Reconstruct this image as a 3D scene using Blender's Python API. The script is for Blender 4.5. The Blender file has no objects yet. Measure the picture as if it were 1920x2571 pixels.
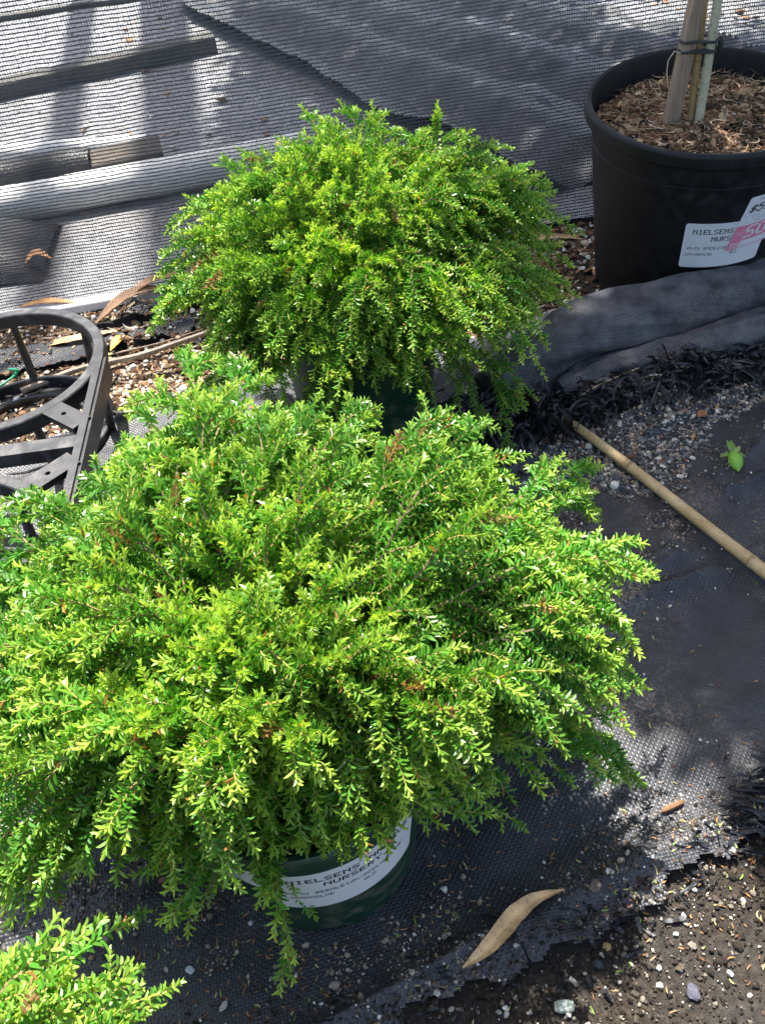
import bpy, math, random
import numpy as np
from mathutils import Vector, Matrix
rng = np.random.default_rng(7)
random.seed(7)
PI = math.pi
sc = bpy.context.scene
COL = sc.collection

# ------------------------------------------------------------------ camera
PITCH, ROLL, CAM_H = math.radians(44.4), math.radians(7.7), 0.745
fw = Vector((0, math.cos(PITCH), -math.sin(PITCH)))
r0 = Vector((1, 0, 0)); u0 = Vector((0, math.sin(PITCH), math.cos(PITCH)))
rt = math.cos(ROLL) * r0 - math.sin(ROLL) * u0
up = math.sin(ROLL) * r0 + math.cos(ROLL) * u0
cd = bpy.data.cameras.new('camera')
cam = bpy.data.objects.new('camera', cd); COL.objects.link(cam)
M = Matrix((rt, up, -fw)).transposed().to_4x4(); M.translation = (0, 0, CAM_H)
cam.matrix_world = M
cd.sensor_fit = 'VERTICAL'; cd.sensor_height = 32.0; cd.lens = 32.0 * 2226 / 2571
cd.clip_start = 0.01; cd.clip_end = 300
sc.camera = cam

# ------------------------------------------------------------------ sky, sun, exposure
EL = math.radians(67); AZ = math.radians(-6)           # azimuth measured from +Y towards +X
S = Vector((math.sin(AZ) * math.cos(EL), math.cos(AZ) * math.cos(EL), math.sin(EL)))
w = bpy.data.worlds.new('World'); sc.world = w; w.use_nodes = True
nt = w.node_tree; nt.nodes.clear()
sky = nt.nodes.new('ShaderNodeTexSky'); sky.sky_type = 'NISHITA'; sky.sun_disc = False
sky.sun_elevation = EL; sky.sun_rotation = AZ; sky.air_density = 1.0; sky.dust_density = 3.5; sky.ozone_density = 0.4
bg = nt.nodes.new('ShaderNodeBackground'); bg.inputs[1].default_value = 0.12
ow = nt.nodes.new('ShaderNodeOutputWorld')
nt.links.new(sky.outputs[0], bg.inputs[0]); nt.links.new(bg.outputs[0], ow.inputs[0])
sd = bpy.data.lights.new('sun', 'SUN'); sd.energy = 5.0; sd.angle = math.radians(0.55); sd.color = (1, .965, .90)
so = bpy.data.objects.new('sun', sd); COL.objects.link(so)
so.rotation_euler = S.to_track_quat('Z', 'Y').to_euler(); so.location = (0, 4, 6)
sc.view_settings.view_transform = 'Standard'; sc.view_settings.look = 'None'
sc.view_settings.exposure = 1.52; sc.view_settings.gamma = 1.0

# ------------------------------------------------------------------ helpers
def new_mesh(name, V, F, mats, parent=None, col=None, mi=None, smooth=False):
    """V (n,3); F list of (m,k) int arrays (faces of k corners each)"""
    if not isinstance(F, (list, tuple)): F = [F]
    F = [np.asarray(f, dtype=np.int32) for f in F if len(f)]
    me = bpy.data.meshes.new(name)
    V = np.asarray(V, dtype=np.float32)
    me.vertices.add(len(V)); me.vertices.foreach_set('co', V.ravel())
    tot = sum(len(f) for f in F); loops = np.concatenate([f.ravel() for f in F])
    sizes = np.concatenate([np.full(len(f), f.shape[1], np.int32) for f in F])
    starts = np.concatenate([[0], np.cumsum(sizes)[:-1]]).astype(np.int32)
    me.loops.add(len(loops)); me.loops.foreach_set('vertex_index', loops)
    me.polygons.add(tot); me.polygons.foreach_set('loop_start', starts)
    try: me.polygons.foreach_set('loop_total', sizes)
    except Exception: pass
    if not isinstance(mats, (list, tuple)): mats = [mats]
    for m in mats: me.materials.append(m)
    if mi is not None: me.polygons.foreach_set('material_index', np.asarray(mi, np.int32))
    me.update(calc_edges=True); me.validate()
    me.polygons.foreach_set('use_smooth', np.full(tot, bool(smooth)))
    if col is not None:
        a = me.attributes.new('col', 'FLOAT_COLOR', 'POINT')
        c = np.ones((len(V), 4), np.float32); c[:, :3] = col
        a.data.foreach_set('color', c.ravel())
    o = bpy.data.objects.new(name, me); COL.objects.link(o)
    if parent is not None: o.parent = parent
    return o

class MB:
    def __init__(s): s.V = []; s.F = {}; s.M = {}; s.n = 0; s.C = []
    def add(s, V, F, mi=0, col=(1, 1, 1)):
        V = np.asarray(V, float)
        for f in F: s.F.setdefault(len(f), []).append([i + s.n for i in f]); s.M.setdefault(len(f), []).append(mi)
        s.V.append(V); s.n += len(V); s.C.append(np.broadcast_to(np.asarray(col, float), (len(V), 3)))
    def box(s, c, d, R=None, mi=0, bev=0.0, col=(1, 1, 1)):
        hx, hy, hz = [q / 2 for q in d]
        V = np.array([[x, y, z] for x in (-hx, hx) for y in (-hy, hy) for z in (-hz, hz)])
        F = [(0, 1, 3, 2), (4, 6, 7, 5), (0, 4, 5, 1), (2, 3, 7, 6), (0, 2, 6, 4), (1, 5, 7, 3)]
        if R is not None: V = V @ np.array(R).T
        s.add(V + np.array(c), F, mi, col)
    def tube(s, P, rad, n=10, caps=True, mi=0, col=(1, 1, 1), squash=1.0, closed=False):
        P = np.asarray(P, float); k = len(P)
        rad = np.broadcast_to(np.asarray(rad, float), (k,))
        T = np.gradient(P, axis=0)
        if closed: T = np.roll(P, -1, 0) - np.roll(P, 1, 0)
        T /= np.linalg.norm(T, axis=1)[:, None] + 1e-12
        ref = np.array([0, 0, 1.]) if abs(T[0][2]) < .9 else np.array([1., 0, 0])
        V = []
        a = np.arange(n) * 2 * PI / n
        for i in range(k):
            n1 = np.cross(T[i], ref); n1 /= np.linalg.norm(n1) + 1e-12
            n2 = np.cross(n1, T[i]); 
            if not closed: ref = n2
            V.append(P[i] + rad[i] * (np.cos(a)[:, None] * n1 + squash * np.sin(a)[:, None] * n2))
        F = []
        for i in range(k if closed else k - 1):
            j = (i + 1) % k
            for q in range(n):
                F.append((i * n + q, i * n + (q + 1) % n, j * n + (q + 1) % n, j * n + q))
        if caps and not closed:
            F.append(tuple(range(n))[::-1]); F.append(tuple(range((k - 1) * n, k * n)))
        s.add(np.concatenate(V), F, mi, col)
    def lathe(s, prof, n=64, mi=0, center=(0, 0, 0), col=(1, 1, 1)):
        k = len(prof); a = np.arange(n) * 2 * PI / n
        V = np.concatenate([np.stack([r * np.cos(a), r * np.sin(a), 0 * a + z], -1) for r, z in prof]) + np.array(center)
        F = [(i * n + q, i * n + (q + 1) % n, (i + 1) * n + (q + 1) % n, (i + 1) * n + q) for i in range(k - 1) for q in range(n)]
        s.add(V, F, mi, col)
    def prism(s, poly, z0, z1, mi=0, col=(1, 1, 1)):
        n = len(poly); V = [(x, y, z0) for x, y in poly] + [(x, y, z1) for x, y in poly]
        F = [tuple(range(n))[::-1], tuple(range(n, 2 * n))] + [(i, (i + 1) % n, n + (i + 1) % n, n + i) for i in range(n)]
        s.add(V, F, mi, col)
    def build(s, name, mats, parent=None, smooth=True):
        ks = sorted(s.F)
        o = new_mesh(name, np.concatenate(s.V), [np.array(s.F[k]) for k in ks], mats, parent,
                     col=np.concatenate(s.C), mi=np.concatenate([s.M[k] for k in ks]), smooth=smooth)
        if smooth: sharp(o)
        return o

def sharp(o, ang=35):
    me = o.data
    fn = np.empty(len(me.polygons) * 3); me.polygons.foreach_get('normal', fn); fn = fn.reshape(-1, 3)
    ef = {}
    li = np.empty(len(me.loops), np.int32); me.loops.foreach_get('edge_index', li)
    for p in me.polygons:
        for l in range(p.loop_start, p.loop_start + p.loop_total): ef.setdefault(int(li[l]), []).append(p.index)
    c = math.cos(math.radians(ang)); sh = np.zeros(len(me.edges), bool)
    for e, fs in ef.items():
        if len(fs) == 2 and fn[fs[0]] @ fn[fs[1]] < c: sh[e] = True
    a = me.attributes.get('sharp_edge') or me.attributes.new('sharp_edge', 'BOOLEAN', 'EDGE')
    a.data.foreach_set('value', sh)

def empty(name, loc=(0, 0, 0), label=None, cat=None, group=None):
    o = bpy.data.objects.new(name, None); COL.objects.link(o); o.location = loc; o.empty_display_size = .05
    tag(o, label, cat, group); return o
def tag(o, label=None, cat=None, group=None, kind=None):
    if label: o['label'] = label
    if cat: o['category'] = cat
    if group: o['group'] = group
    if kind: o['kind'] = kind
    return o

# value noise in numpy
_perm = np.random.default_rng(3).random((256, 256))
def vnoise(x, y):
    xi = np.floor(x).astype(int); yi = np.floor(y).astype(int); fx = x - xi; fy = y - yi
    fx = fx * fx * (3 - 2 * fx); fy = fy * fy * (3 - 2 * fy)
    g = lambda a, b: _perm[a & 255, b & 255]
    return (g(xi, yi) * (1 - fx) + g(xi + 1, yi) * fx) * (1 - fy) + (g(xi, yi + 1) * (1 - fx) + g(xi + 1, yi + 1) * fx) * fy
def fbm(x, y, o=4):
    v = 0; a = .5; t = 0
    for i in range(o): v = v + a * vnoise(x + 17.3 * i, y + 9.1 * i); t += a; x = x * 2.03; y = y * 2.03; a *= .5
    return v / t
def sst(a, b, x): t = np.clip((x - a) / (b - a), 0, 1); return t * t * (3 - 2 * t)
def in_poly(x, y, poly):
    x = np.asarray(x); y = np.asarray(y); r = np.zeros(x.shape, bool); n = len(poly)
    for i in range(n):
        x1, y1 = poly[i]; x2, y2 = poly[(i + 1) % n]
        c = ((y1 > y) != (y2 > y)) & (x < (x2 - x1) * (y - y1) / (y2 - y1 + 1e-12) + x1); r ^= c
    return r

# ------------------------------------------------------------------ materials
class NT:
    def __init__(s, name):
        s.m = bpy.data.materials.new(name); s.m.use_nodes = True; s.t = s.m.node_tree; s.t.nodes.clear()
        s.out = s.t.nodes.new('ShaderNodeOutputMaterial')
    def n(s, typ, **kw):
        x = s.t.nodes.new(typ)
        for k, v in kw.items():
            if k.startswith('i_'):
                k = k[2:]; k = int(k) if k.isdigit() else k
                s.set(x.inputs[k], v)
            else: setattr(x, k, v)
        return x
    def set(s, inp, v):
        if isinstance(v, bpy.types.NodeSocket): s.t.links.new(v, inp)
        elif isinstance(v, (tuple, list)) and len(v) == 3 and inp.type == 'RGBA': inp.default_value = (*v, 1)
        else: inp.default_value = v
    def math(s, op, a, b=0.0, c=0.0):
        x = s.t.nodes.new('ShaderNodeMath'); x.operation = op
        s.set(x.inputs[0], a); s.set(x.inputs[1], b)
        if op in ('MULTIPLY_ADD', 'SMOOTH_MIN'): s.set(x.inputs[2], c)
        return x.outputs[0]
    def mix(s, f, a, b, blend='MIX'):
        x = s.t.nodes.new('ShaderNodeMix'); x.data_type = 'RGBA'; x.blend_type = blend
        s.set(x.inputs[0], f); s.set(x.inputs[6], a); s.set(x.inputs[7], b); return x.outputs[2]
    def obj(s): return s.n('ShaderNodeTexCoord').outputs['Object']
    def noise(s, scale, detail=3, vec=None, rough=.55):
        x = s.n('ShaderNodeTexNoise'); x.inputs['Scale'].default_value = scale; x.inputs['Detail'].default_value = detail; x.inputs['Roughness'].default_value = rough
        s.set(x.inputs['Vector'], vec if vec is not None else s.obj()); return x.outputs[0]
    def ramp(s, f, stops):
        x = s.n('ShaderNodeValToRGB'); cr = x.color_ramp
        while len(cr.elements) < len(stops): cr.elements.new(.5)
        for e, (p, c) in zip(cr.elements, stops): e.position = p; e.color = (*c, 1) if len(c) == 3 else c
        s.set(x.inputs[0], f); return x.outputs[0]
    def bump(s, h, strength=.5, dist=.001):
        x = s.n('ShaderNodeBump'); x.inputs['Strength'].default_value = strength; x.inputs['Distance'].default_value = dist
        s.set(x.inputs['Height'], h); return x.outputs[0]
    def pbsdf(s, col, rough=.5, spec=.5, normal=None, **kw):
        x = s.n('ShaderNodeBsdfPrincipled'); s.set(x.inputs['Base Color'], col); s.set(x.inputs['Roughness'], rough); s.set(x.inputs['Specular IOR Level'], spec)
        if normal is not None: s.set(x.inputs['Normal'], normal)
        for k, v in kw.items(): s.set(x.inputs[k], v)
        return x.outputs[0]
    def done(s, sh): s.t.links.new(sh, s.out.inputs[0]); return s.m
    def attr(s, name='col'): return s.n('ShaderNodeAttribute', attribute_name=name)

def mat_plastic(name, c, rough=.45, scratch=.5, dust=(.3, .28, .25), dustamt=.15, spec=.5):
    k = NT(name); n1 = k.noise(60, 5); n2 = k.noise(9, 4)
    d = k.ramp(n1, [(.45, (0, 0, 0)), (.75, (1, 1, 1))]); d2 = k.ramp(n2, [(.4, (0, 0, 0)), (.7, (1, 1, 1))])
    f = k.math('MULTIPLY', k.math('MULTIPLY', d, d2), dustamt * 2)
    col = k.mix(f, c, dust)
    r = k.math('MULTIPLY_ADD', n1, .3, rough - .12)
    return k.done(k.pbsdf(col, r, spec, k.bump(k.noise(350, 3), scratch, .0004)))

def mat_leaf(name):
    k = NT(name); a = k.attr(); c = a.outputs['Color']
    p = k.pbsdf(c, .34, .5)
    tr = k.n('ShaderNodeBsdfTranslucent'); hs = k.mix(1.0, c, (1.25, 1.15, .45), 'MULTIPLY'); k.set(tr.inputs[0], hs)
    mx = k.n('ShaderNodeMixShader'); mx.inputs[0].default_value = .42
    k.t.links.new(p, mx.inputs[1]); k.t.links.new(tr.outputs[0], mx.inputs[2])
    return k.done(mx.outputs[0])
def mat_col(name, rough=.8, spec=.3, noise=200, bump=.4, amt=.35):
    k = NT(name); a = k.attr(); n = k.noise(noise, 4)
    c = k.mix(1.0, a.outputs['Color'], k.ramp(n, [(.25, (1 - amt,) * 3), (.75, (1 + amt * .6,) * 3)]), 'MULTIPLY')
    return k.done(k.pbsdf(c, rough, spec, k.bump(n, bump, .0008)))

M_leaf = mat_leaf('leaf'); M_stem = mat_col('twig_bark', .7, .3, 900, .3)
M_chunk = mat_col('mineral_and_bark', .85, .25, 500, .6)
M_green = mat_plastic('green_pot_plastic', (.004, .042, .022), .40, .4, (.24, .20, .14), .45)
M_black = mat_plastic('black_pot_plastic', (.006, .006, .0075), .50, .6, (.13, .125, .12), .10, .4)
M_crate = mat_plastic('black_frame_plastic', (.012, .0125, .015), .40, .6, (.30, .29, .28), .28, .6)
M_pvc = mat_plastic('white_pipe_plastic', (.72, .72, .68), .4, .2, (.30, .26, .20), .3)
M_ink = mat_plastic('black_ink', (.015, .015, .018), .6, 0, (.6, .6, .6), .10)
M_paper = mat_plastic('label_paper', (.82, .83, .84), .45, .05, (.45, .42, .36), .10)
M_pink = mat_plastic('pink_ink', (.86, .22, .36), .5, 0, (.85, .8, .8), .25)
M_tie = mat_plastic('black_tie', (.015, .015, .015), .5, .2)

def mat_weedmat(name, base, base2, pitch=.0021, dust=(.20, .17, .14), dust_amt=.7, spec=.5, rough=.42):
    k = NT(name); co = k.n('ShaderNodeTexCoord').outputs['Object']
    sep = k.n('ShaderNodeSeparateXYZ'); k.t.links.new(co, sep.inputs[0]); X, Y = sep.outputs[0], sep.outputs[1]
    wob = k.noise(18, 2); X = k.math('ADD', X, k.math('MULTIPLY', wob, .004)); Y = k.math('ADD', Y, k.math('MULTIPLY', k.noise(15, 2), .006))
    w1 = 2 * PI / pitch
    # rotate the weave a little against the axes
    U = k.math('ADD', X, k.math('MULTIPLY', Y, .16)); Vv = k.math('SUBTRACT', Y, k.math('MULTIPLY', X, .16))
    a = k.math('SINE', k.math('MULTIPLY', U, w1 / 2)); b = k.math('SINE', k.math('MULTIPLY', Vv, w1 / 2))
    ab = k.math('MULTIPLY', a, b)                         # checker of over and under
    a2 = k.math('ABSOLUTE', a); b2 = k.math('ABSOLUTE', b)
    h = k.math('ADD', k.math('MULTIPLY', ab, .5), k.math('MULTIPLY', k.math('MULTIPLY', a2, b2), .9))
    n1 = k.noise(7, 5, rough=.6); n2 = k.noise(260, 3, rough=.7); n3 = k.noise(40, 4)
    grime = k.math('MULTIPLY', k.ramp(n1, [(.47, (0, 0, 0)), (.68, (1, 1, 1))]), k.ramp(n2, [(.48, (0, 0, 0)), (.62, (1, 1, 1))]))
    c = k.mix(k.ramp(k.noise(28, 6, rough=.7), [(.33, (0, 0, 0)), (.70, (1, 1, 1))]), base, base2)
    c = k.mix(k.math('MULTIPLY', k.math('SUBTRACT', 1.0, k.math('MULTIPLY', a2, b2)), .35), c, (base[0] * .3, base[1] * .3, base[2] * .3))
    c = k.mix(k.math('MULTIPLY', grime, dust_amt), c, dust)
    r = k.math('MULTIPLY_ADD', n3, .25, rough - .1)
    return k.done(k.pbsdf(c, r, spec, k.bump(k.math('ADD', h, k.math('MULTIPLY', n2, .5)), .75, .0006)))
M_mat = mat_weedmat('weed_mat_near', (.020, .022, .028), (.052, .056, .068), .0028, spec=.5, dust_amt=.8)
M_matfar = mat_weedmat('weed_mat_far', (.13, .132, .14), (.34, .34, .345), .0035, dust=(.22, .18, .12), dust_amt=.8, spec=.4, rough=.5)
M_roll = mat_weedmat('rolled_cloth', (.036, .038, .045), (.175, .18, .197), .0026, dust=(.20, .14, .09), dust_amt=.45, spec=.3, rough=.65)

def mat_soil():
    k = NT('soil'); n1 = k.noise(9, 6, rough=.65); n2 = k.noise(160, 5, rough=.7); n3 = k.noise(600, 2)
    c = k.ramp(n2, [(.25, (.010, .008, .006)), (.5, (.035, .026, .018)), (.68, (.09, .07, .05)), (.84, (.26, .23, .18))])
    c = k.mix(k.ramp(n1, [(.35, (0, 0, 0)), (.7, (1, 1, 1))]), c, k.mix(n2, (.018, .016, .015), (.08, .075, .068)))
    return k.done(k.pbsdf(c, .9, .2, k.bump(k.math('ADD', n2, k.math('MULTIPLY', n3, .3)), 1.0, .004)))
M_soil = mat_soil()

def mat_screen():
    """knitted shade cloth: real holes between black yarns (UV in metres)"""
    k = NT('shade_cloth'); uv = k.n('ShaderNodeUVMap'); uv.uv_map = 'UVMap'
    sep = k.n('ShaderNodeSeparateXYZ'); k.t.links.new(uv.outputs[0], sep.inputs[0]); X, Y = sep.outputs[0], sep.outputs[1]
    n1 = k.noise(14, 3); n2 = k.noise(420, 2); n4 = k.noise(90, 2)
    Y = k.math('ADD', Y, k.math('MULTIPLY', n1, .006)); X = k.math('ADD', X, k.math('MULTIPLY', n4, .0012))
    row = k.math('DIVIDE', Y, .0054)
    fy = k.math('FRACT', row); rid = k.math('FLOOR', row)
    col = k.math('DIVIDE', k.math('ADD', X, k.math('MULTIPLY', fy, .0012)), .0036)
    fx = k.math('FRACT', col)
    ay = k.math('MULTIPLY', k.math('ABSOLUTE', k.math('SUBTRACT', fy, .5)), 2.0)
    ax = k.math('MULTIPLY', k.math('ABSOLUTE', k.math('SUBTRACT', fx, .5)), 2.0)
    jit = k.math('MULTIPLY', k.math('SUBTRACT', n2, .5), 1.0)
    hy = k.math('LESS_THAN', k.math('ADD', ay, k.math('MULTIPLY', jit, .8)), .66)
    hx = k.math('LESS_THAN', k.math('ADD', ax, jit), .78)
    hole = k.math('MULTIPLY', hx, hy)
    dirt = k.math('MULTIPLY', k.math('GREATER_THAN', k.noise(22, 6, rough=.75), .685), k.math('GREATER_THAN', n2, .47))
    c = k.mix(n4, (.035, .037, .043), (.13, .135, .15)); c = k.mix(dirt, c, (.16, .11, .06))
    hole = k.math('MULTIPLY', hole, k.math('SUBTRACT', 1.0, dirt))
    p = k.pbsdf(c, .5, .5, k.bump(k.math('SUBTRACT', 1.0, ay), .8, .001))
    tr = k.n('ShaderNodeBsdfTransparent')
    mx = k.n('ShaderNodeMixShader'); k.t.links.new(hole, mx.inputs[0]); k.t.links.new(p, mx.inputs[1]); k.t.links.new(tr.outputs[0], mx.inputs[2])
    return k.done(mx.outputs[0])
M_screen = mat_screen()

def mat_wood(name, a, b, scale=(30, 30, 4), rough=.75):
    k = NT(name); mp = k.n('ShaderNodeMapping'); mp.inputs['Scale'].default_value = scale; k.t.links.new(k.obj(), mp.inputs[0])
    n = k.noise(8, 6, mp.outputs[0], .7); n2 = k.noise(25, 4)
    c = k.mix(k.ramp(n, [(.3, (0, 0, 0)), (.7, (1, 1, 1))]), a, b); c = k.mix(k.math('MULTIPLY', n2, .4), c, (.16, .15, .13))
    return k.done(k.pbsdf(c, rough, .25, k.bump(n, .6, .002)))
M_stake = mat_wood('weathered_stake', (.22, .15, .10), (.44, .33, .23), (40, 40, 3))
M_log = mat_wood('old_timber', (.030, .024, .018), (.12, .09, .06), (6, 40, 40))
M_darkbar = mat_wood('dark_batten', (.035, .033, .028), (.10, .095, .08), (6, 40, 40))
def mat_cane(name, a, b, c3, spots):
    k = NT(name); n = k.noise(35, 5); n2 = k.noise(300, 3)
    c = k.mix(k.ramp(n, [(.3, (0, 0, 0)), (.7, (1, 1, 1))]), a, b)
    c = k.mix(k.math('MULTIPLY', k.ramp(n2, [(.55, (0, 0, 0)), (.7, (1, 1, 1))]), spots), c, c3)
    c = k.mix(1.0, c, k.attr().outputs['Color'], 'MULTIPLY')
    return k.done(k.pbsdf(c, .5, .4, k.bump(n2, .3, .0006)))
M_cane = mat_cane('bamboo', (.42, .29, .13), (.60, .46, .26), (.18, .11, .05), .5)
M_cane2 = mat_cane('old_bamboo', (.30, .20, .08), (.44, .31, .14), (.08, .05, .03), .7)
M_trunk = mat_cane('pale_bark', (.40, .38, .25), (.62, .58, .42), (.16, .17, .11), .8)
M_stick = mat_cane('dry_stick', (.26, .19, .13), (.44, .36, .27), (.10, .07, .05), .8)
M_dry = mat_cane('dry_leaf', (.66, .40, .18), (.80, .55, .29), (.25, .12, .06), .6)
M_strand = mat_plastic('shredded_strand', (.014, .015, .019), .42, .1, (.3, .3, .3), .10)
M_twine = mat_plastic('green_twine', (.01, .30, .14), .5, .1)

# ------------------------------------------------------------------ regions of the ground
MAT_EDGE = [(-.085, .200), (.042, .228), (.127, .245), (.203, .285), (.285, .318), (.40, .33), (1.3, .36)]
def edge_y(x): return np.interp(x, [-1.5] + [p[0] for p in MAT_EDGE], [.10] + [p[1] for p in MAT_EDGE])
LEFT_EDGE = [(-1.2, .93), (-.52, .962), (-.411, .979), (-.37, 1.005), (-.294, 1.034), (-.22, 1.06), (-.1, 1.08), (.15, 1.09), (1.3, 1.1)]
def back_y(x): return np.interp(x, [p[0] for p in LEFT_EDGE], [p[1] for p in LEFT_EDGE])
PATCH = [(-.60, 1.15, -.36, 1.205), (-.35, 1.19, -.25, 1.225), (-.42, 1.255, -.24, 1.285)]
def on_mat(x, y):
    j = (fbm(x * 45, y * 45, 5) - .5) * .03 + (vnoise(x * 12, y * 12) - .5) * .012
    p_ = np.zeros(np.shape(x), bool)
    for a, b, c, d in PATCH: p_ |= (x > a + j) & (x < c + j) & (y > b + (x - a) * .12 + j) & (y < d + (x - a) * .12 + j)
    return (y > edge_y(x) + j) & ((y < back_y(x) + j) | p_)
GR_POLY = [(.14, .90), (.30, .91), (.50, .93), (.75, .95), (.95, .93), (.60, .87), (.494, .846), (.427, .828), (.384, .781), (.350, .729), (.285, .70), (.245, .71), (.20, .76), (.16, .83)]
def wrinkle(x, y):
    # creases run roughly along (cos20, sin20)
    u = x * .93 + y * .36; v = -x * .36 + y * .93
    a = fbm(u * 2.2 + 3, v * 11 + 5, 3); b = fbm(u * 5 + 9, v * 26, 2)
    rid = 1 - np.abs(2 * a - 1) ** .8
    h = .019 * rid ** 4 + .005 * b + .006 * (fbm(x * 3, y * 3, 2))
    # flatten under the pots
    for px, py, r in ((-.087, .361, .09), (.0, .93, .10), (.4976, 1.19, .13), (-.235, .05, .09)):
        h = h * sst(r, r + .07, np.hypot(x - px, y - py)) 
    # flat where the cane rests
    ax, ay, bx, by = .243, .872, .452, .435; tt = np.clip(((x - ax) * (bx - ax) + (y - ay) * (by - ay)) / ((bx - ax) ** 2 + (by - ay) ** 2), 0, 1)
    h = np.where(np.hypot(x - ax - tt * (bx - ax), y - ay - tt * (by - ay)) < .05, np.minimum(h, .004 + .25 * np.hypot(x - ax - tt * (bx - ax), y - ay - tt * (by - ay))), h)
    return h
def soil_h(x, y): return .004 * fbm(x * 14, y * 14, 4) + .003 * fbm(x * 70, y * 70, 2)
def ground_h(x, y):
    x = np.asarray(x, float); y = np.asarray(y, float)
    return np.where(on_mat(x, y), wrinkle(x, y) + .0035, soil_h(x, y) - .002)

SCREEN_Y = lambda x: 1.372 + .062 * x
# ground sheets: one wide sheet, with a finer patch inset 4 mm above in the near part
def grid(x0, x1, y0, y1, dx):
    nx = int((x1 - x0) / dx) + 1; ny = int((y1 - y0) / dx) + 1
    X, Y = np.meshgrid(np.linspace(x0, x1, nx), np.linspace(y0, y1, ny))
    i = np.arange(ny - 1)[:, None] * nx + np.arange(nx - 1)[None, :]
    F = np.stack([i, i + 1, i + nx + 1, i + nx], -1).reshape(-1, 4)
    return X.ravel(), Y.ravel(), F
g = new_mesh('ground', [(-40, -40, -.010), (40, -40, -.010), (40, 40, -.010), (-40, 40, -.010)], np.array([[0, 1, 2, 3]]), M_soil); tag(g, kind='structure')
X, Y, F = grid(-1.1, 1.5, -.35, 1.46, .006)
so_ = new_mesh('soil', np.stack([X, Y, soil_h(X, Y) - .003], -1), F, M_soil, smooth=True); tag(so_, kind='structure')
X, Y, F = grid(-1.05, 1.4, .12, 1.32, .0031)
cxm = X[F].mean(1); cym = Y[F].mean(1)
Fk = F[on_mat(cxm, cym)]
us = np.unique(Fk); mp_ = np.full(len(X), -1); mp_[us] = np.arange(len(us))
wm = new_mesh('weed_mat', np.stack([X, Y, wrinkle(X, Y) + .0035], -1)[us], mp_[Fk], M_mat, smooth=True); tag(wm, kind='structure')
# far mat beyond the screen
X, Y, F = grid(-2.4, 2.4, 1.345, 5.4, .02)
Y = np.maximum(Y, SCREEN_Y(X) - .006)
zf = .012 * fbm(X * 2 + 4, Y * 4, 3) + .008 * sst(.2, .6, X) * np.abs(np.sin((X * .75 + Y * .55) * 14)) * fbm(X * 3, Y * 3, 2) * 3
fm = new_mesh('far_weed_mat', np.stack([X, Y, zf + .001], -1), F, M_matfar, smooth=True); tag(fm, kind='structure')

# ------------------------------------------------------------------ scattered chunks
def ico():
    t = (1 + 5 ** .5) / 2
    v = np.array([(-1, t, 0), (1, t, 0), (-1, -t, 0), (1, -t, 0), (0, -1, t), (0, 1, t), (0, -1, -t), (0, 1, -t), (t, 0, -1), (t, 0, 1), (-t, 0, -1), (-t, 0, 1)], float)
    v /= np.linalg.norm(v[0])
    f = np.array([(0, 11, 5), (0, 5, 1), (0, 1, 7), (0, 7, 10), (0, 10, 11), (1, 5, 9), (5, 11, 4), (11, 10, 2), (10, 7, 6), (7, 1, 8), (3, 9, 4), (3, 4, 2), (3, 2, 6), (3, 6, 8), (3, 8, 9), (4, 9, 5), (2, 4, 11), (6, 2, 10), (8, 6, 7), (9, 8, 1)])
    return v, f
def sub(v, f):
    v = list(map(tuple, v)); c = {}
    def mid(a, b):
        k = (min(a, b), max(a, b))
        if k not in c:
            m = np.array(v[a]) + np.array(v[b]); m /= np.linalg.norm(m); v.append(tuple(m)); c[k] = len(v) - 1
        return c[k]
    nf = []
    for a, b, d in f:
        x, y, z = mid(a, b), mid(b, d), mid(d, a); nf += [(a, x, z), (b, y, x), (d, z, y), (x, y, z)]
    return np.array(v), np.array(nf)
ICO = ico(); ICO2 = sub(*ICO)
def rand_rot(n, flat=True, tilt=.35):
    a = rng.uniform(0, 2 * PI, n); t = rng.normal(0, tilt, n); b = rng.uniform(0, 2 * PI, n)
    ca, sa = np.cos(a), np.sin(a); R = np.zeros((n, 3, 3)); R[:, 0, 0] = ca; R[:, 0, 1] = -sa; R[:, 1, 0] = sa; R[:, 1, 1] = ca; R[:, 2, 2] = 1
    ax = np.stack([np.cos(b), np.sin(b), 0 * b], -1); K = np.zeros((n, 3, 3))
    K[:, 0, 1] = -ax[:, 2]; K[:, 0, 2] = ax[:, 1]; K[:, 1, 0] = ax[:, 2]; K[:, 1, 2] = -ax[:, 0]; K[:, 2, 0] = -ax[:, 1]; K[:, 2, 1] = ax[:, 0]
    T = np.eye(3)[None] + np.sin(t)[:, None, None] * K + (1 - np.cos(t))[:, None, None] * (K @ K)
    return T @ R
def chunks(name, P, size, aspect, cols, parent=None, hi=False, mat=None, jit=.22, tilt=.35, smooth=False, angular=False):
    """P (n,3) base points, size (n,), aspect: (lo,hi) ranges of x,y,z scale"""
    n = len(P); bv, bf = ICO2 if hi else ICO
    K = 16; T = np.stack([bv * (1 + rng.normal(0, jit, (len(bv), 1))) for _ in range(K)])
    if angular: T = np.clip(T, -.72, .72)
    V = T[rng.integers(0, K, n)]
    A = np.stack([rng.uniform(lo, hi_, n) for lo, hi_ in aspect], -1)
    V = V * (A * size[:, None] * .5)[:, None, :]
    V = np.einsum('nij,nkj->nki', rand_rot(n, tilt=tilt), V)
    V = V + P[:, None, :] + np.array([0, 0, 1.])[None, None] * (A[:, 2] * size * .28)[:, None, None]
    Fa = (bf[None] + (np.arange(n) * len(bv))[:, None, None]).reshape(-1, 3)
    C = np.repeat(cols, len(bv), 0)
    return new_mesh(name, V.reshape(-1, 3), Fa, mat or M_chunk, parent, col=C, smooth=smooth)
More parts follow.
